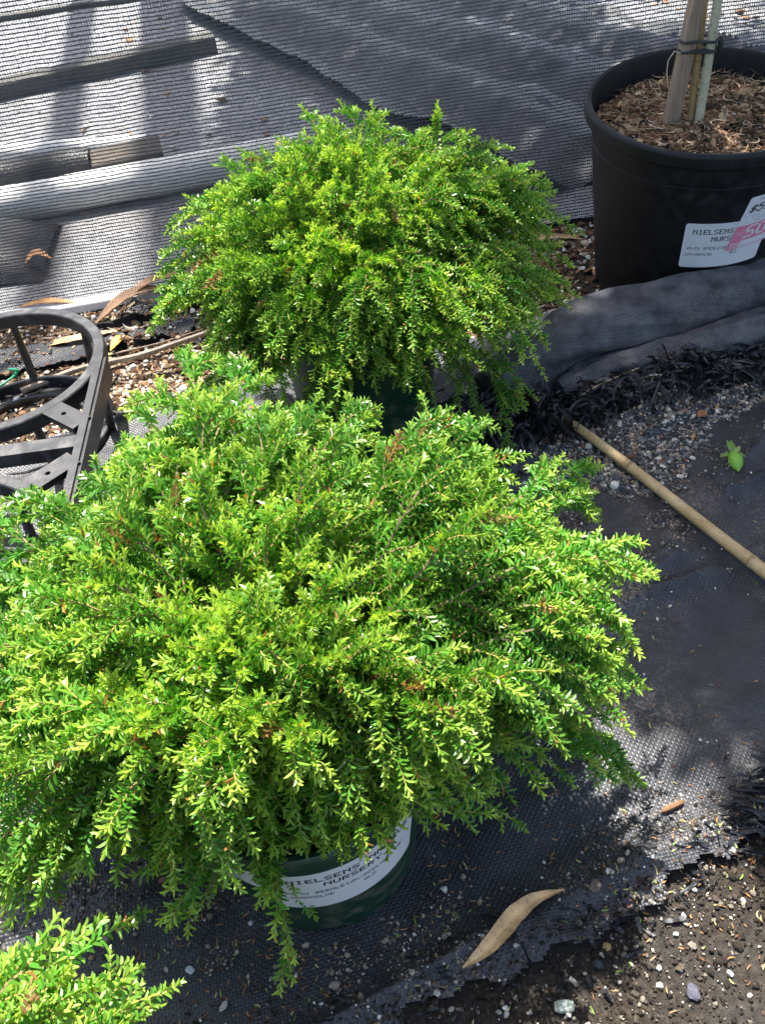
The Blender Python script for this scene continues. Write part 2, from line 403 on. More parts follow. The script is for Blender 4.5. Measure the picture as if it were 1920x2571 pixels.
def pal(n, items):
    w_ = np.array([i[1] for i in items], float); w_ /= w_.sum()
    c = np.array([i[0] for i in items])[rng.choice(len(items), n, p=w_)]
    return np.clip(c * rng.uniform(.75, 1.25, (n, 1)), 0, .95)
BARK = [((.12, .065, .035), 4), ((.06, .033, .02), 4), ((.24, .13, .07), 3), ((.34, .23, .13), 2), ((.42, .36, .28), .7)]
STONE = [((.10, .10, .10), 3), ((.20, .20, .19), 3), ((.32, .30, .26), 2), ((.05, .055, .065), 2), ((.45, .30, .16), .8), ((.62, .58, .5), 1.2), ((.30, .13, .07), .5)]
PERL = [((.85, .84, .78), 1)]
def sample(n, x0, x1, y0, y1, dens):
    x = rng.uniform(x0, x1, n); y = rng.uniform(y0, y1, n); k = rng.random(n) < dens(x, y); return x[k], y[k]
def P3(x, y, dz=0): return np.stack([x, y, ground_h(x, y) + dz], -1)

strip = lambda x, y: ((y > back_y(x) - .012) & (y < SCREEN_Y(x) + .01)) * (.25 + .75 * sst(.35, .6, fbm(x * 9, y * 9, 3)))
# bare cloth patches in the gravel strip
def nopatch(x, y):
    r = np.ones_like(x)
    for a, b, c, d in PATCH: r = r * (1 - .9 * ((x > a) & (x < c) & (y > b + (x - a) * .12) & (y < d + (x - a) * .12)))
    return r
x, y = sample(60000, -.95, .35, .95, 1.42, lambda x, y: strip(x, y) * nopatch(x, y)); n = len(x)
o = chunks('bark_chips', P3(x, y), rng.gamma(3, .0020, n) + .0022, [(.8, 1.4), (.4, .8), (.2, .4)], pal(n, BARK + [((.50, .40, .27), 3)]), angular=True); tag(o, 'brown bark chips and pale wood bits strewn between crate and screen', 'bark mulch', kind='stuff')
x, y = sample(14000, .3, 1.3, 1.0, 1.45, lambda x, y: strip(x, y)); n = len(x)
o = chunks('shaded_bark_chips', P3(x, y), rng.gamma(4, .0022, n) + .003, [(.8, 1.3), (.4, .8), (.2, .4)], pal(n, BARK), angular=True); tag(o, 'dark shaded bark chips around the foot of the black pot', 'bark mulch', kind='stuff')
x, y = sample(5000, -.95, 1.2, .97, 1.42, lambda x, y: strip(x, y) * .8 * nopatch(x, y)); n = len(x)
o = chunks('perlite', P3(x, y, .002), rng.gamma(3, .0014, n) + .0015, [(.8, 1.2), (.7, 1.1), (.5, .9)], pal(n, PERL + [((.5, .47, .4), .5)])); tag(o, 'white perlite crumbs mixed through the bark by the screen', 'perlite', kind='stuff')
gp = lambda x, y: in_poly(x + (fbm(x * 30, y * 30, 2) - .5) * .05, y + (fbm(x * 33 + 8, y * 33, 2) - .5) * .05, GR_POLY) * 1.0
x, y = sample(42000, .10, 1.0, .66, .97, gp); n = len(x)
o = chunks('gravel', P3(x, y), rng.gamma(1.6, .0013, n) + .0014, [(.8, 1.3), (.6, 1.0), (.4, .7)], pal(n, STONE), smooth=False); tag(o, 'mixed grey and tan gravel around the top of the bamboo cane', 'gravel', kind='stuff')
br = lambda x, y: sst(.0, 1, (edge_y(x) + .085 - y) / .10) ** 1.6 * (y > -.1) * (.4 + .6 * sst(.35, .6, fbm(x * 14, y * 14, 3)))
x, y = sample(52000, -.45, .75, -.05, .42, br); n = len(x)
o = chunks('soil_grit', P3(x, y), rng.gamma(1.5, .0010, n) + .0008, [(.8, 1.3), (.6, 1.0), (.4, .8)], pal(n, [((.022, .017, .013), 6), ((.07, .055, .042), 4), ((.19, .165, .13), 2), ((.45, .42, .36), .8)])); tag(o, 'dark gritty soil along the near edge of the weed mat', 'soil', kind='stuff')
x, y = sample(1500, -.3, .7, 0, .36, lambda x, y: br(x, y) * .35); n = len(x)
o = chunks('soil_perlite', P3(x, y, .001), rng.gamma(1.6, .0007, n) + .0007, [(.8, 1.2), (.7, 1.1), (.6, .9)], pal(n, [((.9, .89, .84), 1)])); tag(o, 'tiny white perlite balls on the soil at the bottom right', 'perlite', kind='stuff')
# fine silt lying on the mat, in clusters
def silt(x, y):
    c = 0
    for (cx_, cy_, r) in ((.22, .64, .06), (.27, .62, .05), (.30, .69, .05), (.40, .80, .05), (.36, .76, .04), (-.20, .29, .035), (-.17, .31, .03), (-.10, .29, .02), (-.28, .33, .05), (-.15, .24, .05), (-.02, .245, .05), (.13, .29, .03), (.02, .26, .04), (-.33, .36, .04), (-.05, .215, .06), (-.06, .275, .02), (.25, .32, .05), (.18, .72, .05), (-.18, .43, .03)):
        c = c + np.exp(-((x - cx_) ** 2 + (y - cy_) ** 2) / r ** 2)
    return np.clip(c, 0, 1) * sst(.38, .62, fbm(x * 40, y * 40, 3)) * (np.hypot(x + .087, y - .361) > .085)
x, y = sample(120000, -.45, .8, .15, .95, lambda x, y: silt(x, y) * on_mat(x, y)); n = len(x)
o = chunks('silt', P3(x, y), rng.gamma(2, .0006, n) + .0007, [(.8, 1.2), (.7, 1.1), (.5, .9)], pal(n, [((.20, .16, .12), 4), ((.36, .31, .24), 3), ((.06, .045, .035), 4), ((.7, .68, .62), .6)])); tag(o, 'patches of sandy silt and grit lying on the black mat', 'silt', kind='stuff')
x, y = sample(900, -.45, 1.0, .15, .95, lambda x, y: on_mat(x, y) * (.12 + .6 * silt(x, y))); n = len(x)
o = chunks('white_grit', P3(x, y), rng.gamma(2, .0007, n) + .001, [(.8, 1.2), (.7, 1.1), (.6, .9)], pal(n, [((.9, .89, .85), 2), ((.3, .2, .12), 1)])); tag(o, 'stray white grains dotted over the black mat', 'perlite', kind='stuff')

# fallen leaflets on the near mat
def leaf_blades(name, P, yaw, L, W, cols, lift=.001, curl=.25, parent=None, mat=None):
    n = len(P); s = np.linspace(0, 1, 5); wp = np.array([.15, .9, 1.0, .75, .02])
    V = np.zeros((n, 5, 2, 3)); cy_, sy_ = np.cos(yaw), np.sin(yaw); bend = rng.normal(0, curl, n)
    for i in range(5):
        lx = (s[i] - .5) * L; off = bend * L * (s[i] - .5) ** 2 * 2
        for j, sg in enumerate((-1, 1)):
            ly = off + sg * W * wp[i] * .5; z = lift + (s[i] - .5) ** 2 * L * .35 + (j * .25) * W
            V[:, i, j, 0] = P[:, 0] + lx * cy_ - ly * sy_; V[:, i, j, 1] = P[:, 1] + lx * sy_ + ly * cy_; V[:, i, j, 2] = P[:, 2] + z
    b = (np.arange(n) * 10)[:, None, None]; q = np.array([[2 * i, 2 * i + 2, 2 * i + 3, 2 * i + 1] for i in range(4)])[None]
    return new_mesh(name, V.reshape(-1, 3), (b + q).reshape(-1, 4), mat or M_chunk, parent, col=np.repeat(cols, 10, 0))
lt = lambda x, y: (.10 + .9 * np.exp(-((y - .28) / .06) ** 2)) * sst(.3, .65, fbm(x * 12 + 4, y * 12, 3)) * (np.hypot(x + .087, y - .361) > .09)
x, y = sample(5200, -.35, .6, .12, .70, lt); n = len(x)
o = leaf_blades('leaflet_litter', P3(x, y), rng.uniform(0, 2 * PI, n), rng.uniform(.003, .0075, n), rng.uniform(.0008, .0014, n), pal(n, [((.35, .18, .07), 5), ((.45, .42, .16), 2), ((.20, .32, .06), 1.2), ((.18, .08, .04), 3)])); tag(o, 'tiny brown and green needle leaflets littering the near mat', 'leaf litter', kind='stuff')
x, y = sample(420, -.6, .5, 1.0, 1.38, lambda x, y: strip(x, y) * .6); n = len(x)
o = leaf_blades('dry_shreds', P3(x, y, .004), rng.normal(.2, .6, n), rng.uniform(.01, .035, n), rng.uniform(.001, .004, n), pal(n, [((.40, .32, .22), 3), ((.22, .14, .09), 3), ((.6, .55, .45), 1)])); tag(o, 'dry grass and bark shreds lying on the mulch strip', 'leaf litter', kind='stuff')
x, y = sample(260, -.1, .75, 0, .34, lambda x, y: br(x, y)); n = len(x)
o = leaf_blades('green_weeds', P3(x, y, .003), rng.uniform(0, 2 * PI, n), rng.uniform(.004, .009, n), rng.uniform(.0008, .0013, n), pal(n, [((.22, .33, .07), 2), ((.3, .2, .1), 3), ((.5, .45, .25), 1)])); tag(o, 'specks of green leaflets scattered on the bottom soil', 'leaf litter', kind='stuff')
print('ground done')

# ------------------------------------------------------------------ stones, chips that can be singled out
def stone(name, x, y, d, col, label, cat, asp=(1, .8, .5), hi=True, ang=False, dz=0.0):
    P = np.array([[x, y, float(ground_h(x, y)) + dz]])
    o = chunks(name, P, np.array([d]), [(a, a) for a in asp], np.array([col]), hi=hi, jit=.10, tilt=.2, angular=ang)
    c = np.array([x, y, 0]); me = o.data; v = np.empty(len(me.vertices) * 3); me.vertices.foreach_get('co', v); v = v.reshape(-1, 3)
    me.vertices.foreach_set('co', (v - np.array([x, y, P[0, 2]])).ravel()); o.location = P[0]; me.update(); return tag(o, label, cat)
stone('stone', .085, .205, .020, (.42, .46, .38), 'pale grey-green angular stone at the bottom edge of the photo', 'stone', (1, .55, .5), ang=True)
stone('stone', .182, .203, .012, (.10, .10, .13), 'dark slate-blue stone in the bottom right soil', 'stone', (1, .8, .6))
stone('stone', .118, .231, .0085, (.05, .06, .07), 'small black pebble below the two bark chips on the mat edge', 'stone', (1, .8, .7))
stone('stone', .128, .243, .007, (.40, .28, .12), 'tan rounded pebble below the bark chips on the mat edge', 'stone', (1, .9, .8))
stone('stone', .214, .213, .007, (.85, .84, .80), 'small white stone in soil right of the slate-blue stone', 'stone', (1, .6, .5), ang=True)
stone('stone', -.20, .265, .009, (.60, .62, .63), 'pale stone on the mat left below the green pot', 'stone', (1, .8, .5), ang=True)
stone('stone', .263, .815, .012, (.55, .54, .50), 'whitish stone just left of the cane below its tip', 'stone', (1, .9, .7), ang=True)
stone('stone', .272, .735, .014, (.70, .68, .62), 'chalky white stone between shrub tips and the cane joint', 'stone', (1, .9, .7), ang=True)
for (x, y, d, c, l) in ((.128, .283, .014, (.16, .12, .09), 'grey-brown bark chip resting at the crease above three others'),
                        (.152, .268, .010, (.20, .12, .09), 'squarish reddish bark chip at the right of the chip cluster'),
                        (.131, .262, .009, (.12, .08, .06), 'upper of the dark bark chips beside white grains on mat'),
                        (.165, .285, .007, (.07, .04, .03), 'small dark bark chip alone right of the chip cluster')):
    stone('bark_chip', x, y, d, c, l, 'bark chip', (1, .8, .35), ang=True)
stone('bark_chip', -.225, .335, .008, (.28, .14, .09), 'reddish bark flake on the mat between front and corner shrubs', 'bark chip', (1, .7, .3), ang=True)
# brown pod on the mat
mb = MB(); mb.tube([(-.011, -.003, .003), (-.007, -.002, .004), (0, 0, .0045), (.008, .0025, .004), (.012, .004, .003)], [.0006, .0024, .0028, .0022, .0006], 8, col=(.30, .24, .22))
o = mb.build('seed_pod', M_dry); o.location = (.211, .343, float(ground_h(.211, .343))); tag(o, 'brown curled seed pod lying on the dark mat', 'seed pod')
# green bud
bud = empty('flower_bud', (.416, .750, float(ground_h(.421, .757))), 'plump green flower bud with pointed sepals lying on the mat', 'bud')
bud.scale = (1.3, 1.3, 1.3)
mb = MB(); t = np.linspace(0, 1, 9); mb.tube(np.stack([-.004 * t, -.022 * t, .007 - .001 * t], -1), .0065 * np.sin(PI * (t * .8 + .18)) ** .6 * np.array([.8, .95, 1, 1, 1, .95, .85, .65, .25]), 10, col=(.20, .42, .05)); mb.build('bud_body', mat_col('bud_green', .45, .4, 300, .2, .2), bud)
for k_, (dx, dy, dz) in enumerate([(-.013, -.001, 0), (.003, .016, .003), (-.002, .014, .006), (.010, -.006, 0), (.008, .004, .004)]):
    a = np.array([-.000, .001, .006]); d = np.array([dx, dy, dz]); sd_ = np.cross(d, [0, 0, 1]); sd_ /= np.linalg.norm(sd_); sd_ = sd_ * .0028
    V = [a - sd_ * .7, a + sd_ * .7, a + d * .5 + sd_ + [0, 0, .0015], a + d * .5 - sd_ + [0, 0, .0015], a + d]
    mb = MB(); mb.add(V, [(0, 1, 2, 3), (3, 2, 4)], col=(.26, .42, .10)); mb.build('sepal', M_leaf, bud)

# ------------------------------------------------------------------ dry leaves
def big_leaf(pts, W, z, label, col=(1, 1, 1), name='dry_leaf', cat='leaf', mat=None, cup=.35, lift=.004):
    pts = np.array(pts, float); n = 17; t = np.linspace(0, 1, n); i = t * (len(pts) - 1)
    c = np.stack([np.interp(i, np.arange(len(pts)), pts[:, k_]) for k_ in (0, 1)], -1)
    for _ in range(3): c[1:-1] = (c[:-2] + 2 * c[1:-1] + c[2:]) / 4
    T = np.gradient(c, axis=0); T /= np.linalg.norm(T, axis=1)[:, None]; N = np.stack([-T[:, 1], T[:, 0]], -1)
    wv = W * np.sin(PI * np.clip(t, .02, .98)) ** .8 * (1 - .25 * t)
    o3 = np.array([c[0, 0], c[0, 1], 0]); rows = []
    for k_, s_ in enumerate((-1, -.5, 0, .5, 1)):
        xy = c + N * (wv * s_ * .5)[:, None]; zz = np.where(c[:, 1] > 1.0, .004, ground_h(c[:, 0], c[:, 1])) + z + lift * np.sin(t * PI * 1.0) + cup * wv * abs(s_) * .5 + .0006 * np.sin(t * 40 + k_)
        rows.append(np.concatenate([xy, zz[:, None]], 1) - o3)
    V = np.stack(rows, 1).reshape(-1, 3)
    F = [(r_ * 5 + k_, r_ * 5 + k_ + 1, (r_ + 1) * 5 + k_ + 1, (r_ + 1) * 5 + k_) for r_ in range(n - 1) for k_ in range(4)]
    cc_ = np.tile(np.array([.85, 1, 1.3, 1, .85])[:, None], (n, 1)) * np.array(col) * (1 + .12 * np.repeat(np.random.default_rng(5).normal(size=n), 5)[:, None])
    mb = MB(); mb.add(V, F, col=cc_); mb.add(V - [0, 0, .0005], [f[::-1] for f in F], col=cc_)
    o = mb.build(name, mat or M_dry); o.location = o3; return tag(o, label, cat)
big_leaf([(.014, .236), (.035, .245), (.058, .262), (.076, .278), (.103, .283)], .0165, .004, 'long pointed tan dry leaf on the mat below front shrub', (1, 1, 1), lift=.006)
big_leaf([(-.41, 1.255), (-.37, 1.295), (-.33, 1.315), (-.28, 1.325)], .03, .012, 'curled grey-brown dry leaf against the foot of the screen', (.42, .36, .36), cup=.6, lift=.012)
big_leaf([(-.37, 1.30), (-.33, 1.335), (-.27, 1.345), (-.24, 1.345)], .026, .020, 'flat brown dry leaf propped on the white batten', (.50, .40, .38), lift=.010)
big_leaf([(-.55, 1.335), (-.50, 1.335), (-.45, 1.325)], .018, .014, 'narrow orange-brown leaf lying at the screen base left', (.9, .7, .5), lift=.004)
big_leaf([(-.50, 1.215), (-.44, 1.215), (-.36, 1.235)], .02, .006, 'long pale leaf strip lying behind the black frame', (1, .95, .9), lift=.006)
big_leaf([(-.376, 1.17), (-.362, 1.19), (-.352, 1.205)], .020, .012, 'yellow fallen leaf beside the black frame ring', (1.25, 1.05, .35), lift=.006)
big_leaf([(-.405, 1.12), (-.39, 1.15), (-.372, 1.165)], .020, .010, 'pale green torn leaf seen inside the black frame ring', (.95, 1.4, .7), lift=.004)
big_leaf([(-.555, 1.455), (-.535, 1.468), (-.51, 1.46)], .022, .03, 'orange-brown leaf seen through the screen at left', (1, .75, .55), lift=.01)
big_leaf([(.25, 1.30), (.32, 1.325), (.39, 1.315)], .02, .01, 'pale grey bark strip left of the black pot', (.75, .72, .72), name='bark_strip', cat='bark', lift=.008)

# ------------------------------------------------------------------ sticks
def stick(name, pts, r, label, cat, mat=M_stick, col=(1, 1, 1), taper=.7, n=8, knots=()):
    pts = np.array(pts, float); k_ = 24; i = np.linspace(0, len(pts) - 1, k_)
    P = np.stack([np.interp(i, np.arange(len(pts)), pts[:, j]) for j in range(3)], -1)
    for _ in range(2): P[1:-1] = (P[:-2] + 2 * P[1:-1] + P[2:]) / 4
    o3 = P[0].copy(); rr = r * np.linspace(1, taper, k_) * (1 + .06 * rng.normal(size=k_))
    mb = MB(); mb.tube(P - o3, rr, n, col=col); o = mb.build(name, mat); o.location = o3; return tag(o, label, cat)
stick('stick', [(-.50, 1.10, .012), (-.42, 1.137, .014), (-.33, 1.15, .013), (-.20, 1.20, .014)], .0055, 'long weathered stick passing behind the black frame', 'stick')
stick('twig', [(-.365, 1.017, .006), (-.345, 1.033, .012), (-.325, 1.045, .010), (-.305, 1.043, .006)], .0018, 'thin pale bent twig on chips right of black frame', 'twig', col=(1.7, 1.7, 1.7))
stick('twig', [(-.40, 1.165, .01), (-.30, 1.18, .012), (-.23, 1.205, .012)], .0014, 'thin dry twig beside the long weathered stick', 'twig', col=(1.2, 1.1, 1))
stick('twig', [(-.47, 1.05, .006), (-.45, 1.035, .004), (-.425, 1.04, .012), (-.41, 1.06, .004)], .001, 'fine looping pale twig on mulch inside the frame', 'twig', col=(1.4, 1.3, 1.1))
stick('twig', [(.222, .812, .004), (.243, .845, .022), (.262, .857, .018), (.303, .845, .005)], .0018, 'dark brown twig hooked over the top of bamboo cane', 'twig', col=(.32, .2, .15))
stick('twig', [(.26, .885, .03), (.30, .905, .035), (.36, .93, .034)], .0012, 'thin pale twig resting on the black shredded strands', 'twig', col=(1.3, 1.2, 1.1))
stick('grass_stem', [(.43, .965, .035), (.52, .975, .04), (.60, 1.00, .04)], .0012, 'straw coloured dry stem on shredded strands, uppermost', 'stem', col=(1.7, 1.35, .9))
stick('grass_stem', [(.44, .955, .04), (.50, .968, .045), (.60, .965, .04)], .0011, 'straw coloured dry stem on shredded strands, lower one', 'stem', col=(1.7, 1.3, .85))
stick('twig', [(.225, .66, .004), (.245, .65, .006), (.26, .632, .004)], .0012, 'short dark twig on silt beside the front shrub', 'twig', col=(.3, .2, .15))
# green twine
o = stick('twine', [(-.60, 1.085, .008), (-.55, 1.11, .010), (-.52, 1.135, .014), (-.518, 1.155, .01), (-.51, 1.145, .02), (-.525, 1.15, .02)], .0022, 'bright green twine tangled on the mulch at left', 'twine', M_twine, taper=1)

# bamboo cane
def cane(name, A, B, r, nodes, mat, label=None, parent=None, n=16, r2=None):
    A = np.array(A, float); B = np.array(B, float); L = np.linalg.norm(B - A); t = [0, 1]
    r2 = r2 or r
    for q in nodes: t += [q - .0035 / L, q - .0015 / L, q, q + .0018 / L, q + .004 / L]
    t = np.array(sorted(t + list(np.linspace(0.02, .98, 30)))); rr = r + (r2 - r) * t; cc = np.ones((len(t), 3))
    for q in nodes:
        d = (t - q) * L; rr = rr + r * (.16 * np.exp(-(d / .0022) ** 2)) ; cc = cc * (1 - .55 * np.exp(-((d + .0008) / .0012) ** 2))[:, None]
    bow = np.sin(t * PI)[:, None] * np.array([0, 0, .004]) ; wv = .0007 * np.sin(t * 9)[:, None] * np.array([1, 1, 0])
    P = A + t[:, None] * (B - A) + bow + wv
    mb = MB(); mb.tube(P - A, rr, n); mb.C[0] = np.repeat(cc, n, 0)
    o = mb.build(name, mat, parent); o.location = A
    if label: tag(o, label, 'cane')
    return o
zc = lambda x, y: float(ground_h(x, y))
cane('bamboo_cane', (.243, .872, .018), (.452, .435, .016), .0054, [.26, .64, .93], M_cane, 'straight tan bamboo cane lying across gravel and mat', r2=.0078)
print('small things done')

# ------------------------------------------------------------------ 5x7 dot-matrix lettering for printed labels
FONT = {'N': '10001 11001 10101 10011 10001 10001 10001', 'I': '01110 00100 00100 00100 00100 00100 01110', 'E': '11111 10000 10000 11110 10000 10000 11111',
 'L': '10000 10000 10000 10000 10000 10000 11111', 'S': '01111 10000 10000 01110 00001 00001 11110', 'A': '01110 10001 10001 11111 10001 10001 10001',
 'T': '11111 00100 00100 00100 00100 00100 00100', 'V': '10001 10001 10001 10001 10001 01010 00100', 'U': '10001 10001 10001 10001 10001 10001 01110',
 'R': '11110 10001 10001 11110 10100 10010 10001', 'Y': '10001 10001 01010 00100 00100 00100 00100', 'B': '11110 10001 10001 11110 10001 10001 11110',
 'G': '01111 10000 10000 10011 10001 10001 01111', 'H': '10001 10001 10001 11111 10001 10001 10001', 'D': '11110 10001 10001 10001 10001 10001 11110',
 'O': '01110 10001 10001 10001 10001 10001 01110', 'M': '10001 11011 10101 10101 10001 10001 10001', 'Q': '01110 10001 10001 10001 10101 10010 01101',
 '4': '00010 00110 01010 10010 11111 00010 00010', '9': '01110 10001 10001 01111 00001 00010 01100', '5': '11111 10000 11110 00001 00001 10001 01110',
 '1': '00100 01100 00100 00100 00100 00100 01110', '-': '00000 00000 00000 11111 00000 00000 00000', '$': '00100 01111 10100 01110 00101 11110 00100',
 '3': '11110 00001 00001 01110 00001 00001 11110', ' ': '00000 00000 00000 00000 00000 00000 00000'}
def text_rects(s, u, v, ch, cw, slant=0.0, bold=0.0):
    """rectangles (u0,v0,u1,v1) for text with top-left at u,v (v up); ch letter height, cw advance"""
    out = []; py = ch / 7; px = cw * .80 / 5
    for i, c in enumerate(s):
        for r_, row in enumerate(FONT[c].split()):
            q = 0
            while q < 5:
                if row[q] == '1':
                    e = q
                    while e < 5 and row[e] == '1': e += 1
                    u0 = u + i * cw + q * px; sh = slant * (7 - r_) * py
                    out.append((u0 + sh - bold, v - (r_ + 1) * py, u0 + (e - q) * px + sh + bold * .5, v - r_ * py)); q = e
                else: q += 1
    return out
class Wrap:
    """maps label coordinates (u,v metres) to the side of a tapered pot"""
    def __init__(s, rb, rt, h, th0, z0, rot=0.0, ref=None):
        s.rb, s.rt, s.h, s.th0, s.z0, s.rot = rb, rt, h, math.radians(th0), z0, rot
        s.rm = rb + (rt - rb) * z0 / h
    def __call__(s, uv, lift):
        uv = np.asarray(uv, float); c, sn = math.cos(s.rot), math.sin(s.rot)
        u = uv[:, 0] * c - uv[:, 1] * sn; v = uv[:, 0] * sn + uv[:, 1] * c
        z = s.z0 + v; r = s.rb + (s.rt - s.rb) * z / s.h + lift; th = s.th0 + u / s.rm
        return np.stack([r * np.cos(th), r * np.sin(th), z], -1)
def round_rect(u0, v0, u1, v1, rad, k_=5):
    P = []
    for cx_, cy_, a0 in ((u1 - rad, v0 + rad, -PI / 2), (u1 - rad, v1 - rad, 0), (u0 + rad, v1 - rad, PI / 2), (u0 + rad, v0 + rad, PI)):
        for i in range(k_): a = a0 + i * PI / 2 / (k_ - 1); P.append((cx_ + rad * math.cos(a), cy_ + rad * math.sin(a)))
    return P
def sticker_sheet(mb, wrap, w_, h_, rad, lift, mi=0, shear=0.0, thick=.0003):
    # vertical strips following the rounded outline
    n = 48; us = np.unique(np.concatenate([np.linspace(0, w_, n), np.linspace(0, rad, 6), w_ - np.linspace(0, rad, 6)]))
    def ext(u):
        d = 0
        if u < rad: d = rad - math.sqrt(max(0, rad * rad - (rad - u) ** 2))
        if u > w_ - rad: d = rad - math.sqrt(max(0, rad * rad - (u - w_ + rad) ** 2))
        return d
    top = [(u + shear * (h_ - ext(u)), h_ - ext(u)) for u in us]; bot = [(u + shear * ext(u), ext(u)) for u in us]
    m_ = len(us); A = wrap(top, lift); B = wrap(bot, lift); A0 = wrap(top, lift - thick); B0 = wrap(bot, lift - thick)
    V = np.concatenate([A, B, A0, B0]); F = []
    for i in range(m_ - 1):
        F.append((m_ + i, m_ + i + 1, i + 1, i)); F.append((i, i + 1, 2 * m_ + i + 1, 2 * m_ + i)); F.append((m_ + i + 1, m_ + i, 3 * m_ + i, 3 * m_ + i + 1))
    F.append((m_, 0, 2 * m_, 3 * m_)); F.append((m_ - 1, 2 * m_ - 1, 4 * m_ - 1, 3 * m_ - 1))
    mb.add(V, F, mi)
def rects_on(mb, wrap, rects, lift, mi, shear=0.0):
    for (u0, v0, u1, v1) in rects:
        k_ = max(1, int((u1 - u0) / .004)); us = np.linspace(u0, u1, k_ + 1)
        A = wrap([(u + shear * v1, v1) for u in us], lift); B = wrap([(u + shear * v0, v0) for u in us], lift)
        mb.add(np.concatenate([A, B]), [(k_ + 1 + i, k_ + 2 + i, i + 1, i) for i in range(k_)], mi)
def nursery_label(parent, wrap, W=.108, Hh=.071):
    mb = MB(); sticker_sheet(mb, wrap, W, Hh, .004, .0006, 0)
    L1 = .0006 + .00025
    R = text_rects('NIELSENS NATIVE', .010, Hh - .009, .0075, .0063, bold=.00012); mid = text_rects('NURSERY', .034, Hh - .0205, .0075, .0063, bold=.00012)
    rects_on(mb, wrap, R + mid, L1, 1)
    fine = text_rects('49-51 BEENLEIGH-REDLAND BAY', .006, Hh - .0365, .0046, .0035) + text_rects('LOGANHOLME', .005, Hh - .046, .0046, .0035) + text_rects('QLD', .062, Hh - .046, .0046, .0035) + text_rects('4', .094, Hh - .038, .0040, .0035)
    # worn print: leave part of the dots out
    fine = [r_ for r_ in fine if random.random() > .05]
    rects_on(mb, wrap, fine, L1, 2)
    return mb.build('nursery_label', [M_paper, M_ink, M_fade], parent, smooth=False)
M_fade = mat_plastic('faded_ink', (.07, .075, .10), .6, 0, (.7, .7, .7), .3)

# ------------------------------------------------------------------ pots
def pot(name, parent, rb, rt, h, lip, mat, notches=8, nd=22, feet=.012, bands=()):
    """thin-walled tapered pot with rolled rim, open notches round the foot"""
    n = 192; prof = []
    wall = lambda z: rb + (rt - rb) * z / h
    zs = [0, feet] + list(np.linspace(feet + .01, h - lip * 1.6, 18))
    prof = [(wall(z), z) for z in zs]
    for bz in bands:
        prof += [(wall(bz) , bz - .001), (wall(bz) - .0012, bz), (wall(bz), bz + .001)]
    prof = sorted(prof, key=lambda q: q[1])
    prof += [(wall(h - lip * 1.5), h - lip * 1.5), (wall(h) + lip * .28, h - lip * 1.25), (wall(h) + lip * .42, h - lip * 1.1), (wall(h) + lip * .45, h - lip * .35), (wall(h) + lip * .42, h - lip * .2), (wall(h) + lip * .25, h), (wall(h) - lip * .05, h - lip * .05), (wall(h) - lip * .2, h - lip * .6), (wall(h) - .004, h - lip * 1.5)]
    prof += [(wall(z) - .003, z) for z in np.linspace(h - lip * 3, .02, 6)]
    prof += [(rb - .006, .012), (.002, .012)]
    k_ = len(prof); a = np.arange(n) * 2 * PI / n
    V = np.concatenate([np.stack([r * np.cos(a), r * np.sin(a), 0 * a + z], -1) for r, z in prof])
    F = []
    for i in range(k_ - 1):
        for q in range(n):
            if i == 0 and notches and ((q + 5) % (n // notches)) < nd * n // 360: continue
            F.append((i * n + q, i * n + (q + 1) % n, (i + 1) * n + (q + 1) % n, (i + 1) * n + q))
    mb = MB(); mb.add(V, F); return mb.build(name, mat, parent)
def pot_soil(parent, r, z, nch, cols, size=(.003, .010), mound=.01, name='potting_mix'):
    a = rng.uniform(0, 2 * PI, nch); q = np.sqrt(rng.random(nch)) * (r - .004)
    x, y = q * np.cos(a), q * np.sin(a); zz = z + mound * (1 - (q / r) ** 2) + .006 * fbm(x * 30 + 5, y * 30 + 5, 2)
    o = chunks(name, np.stack([x, y, zz], -1), rng.gamma(3, (size[1] - size[0]) / 3, nch) + size[0], [(.8, 1.5), (.4, .8), (.2, .45)], cols, parent, tilt=.5, angular=True)
    n = 48; mb = MB(); R_ = np.linspace(0, 1, 8); th = np.arange(n) * 2 * PI / n
    V = [(0, 0, z + mound)] + [(r * k_ * math.cos(t_), r * k_ * math.sin(t_), z + mound * (1 - k_ * k_)) for k_ in R_[1:] for t_ in th]
    F = [(0, 1 + i, 1 + (i + 1) % n) for i in range(n)] + [(1 + j * n + i, 1 + (j + 1) * n + i, 1 + (j + 1) * n + (i + 1) % n, 1 + j * n + (i + 1) % n) for j in range(6) for i in range(n)]
    # base disc joined to the same mesh of mix
    base = new_mesh('tmp', V, [np.array([f for f in F if len(f) == 3]), np.array([f for f in F if len(f) == 4])], M_chunk)
    me = o.data; v1 = np.empty(len(me.vertices) * 3, np.float32); me.vertices.foreach_get('co', v1); v1 = v1.reshape(-1, 3)
    l1 = np.empty(len(me.loops), np.int32); me.loops.foreach_get('vertex_index', l1); c1 = np.empty(len(v1) * 4, np.float32); me.attributes['col'].data.foreach_get('color', c1); c1 = c1.reshape(-1, 4)[:, :3]
    V = np.array(V); T3 = np.array([f for f in F if len(f) == 3]) + len(v1); T4 = np.array([f for f in F if len(f) == 4]) + len(v1)
    bpy.data.objects.remove(base); bpy.data.objects.remove(o)
    return new_mesh(name, np.concatenate([v1, V]), [l1.reshape(-1, 3), T3, T4], M_chunk, parent, col=np.concatenate([c1, np.tile([(.05, .035, .025)], (len(V), 1))]))

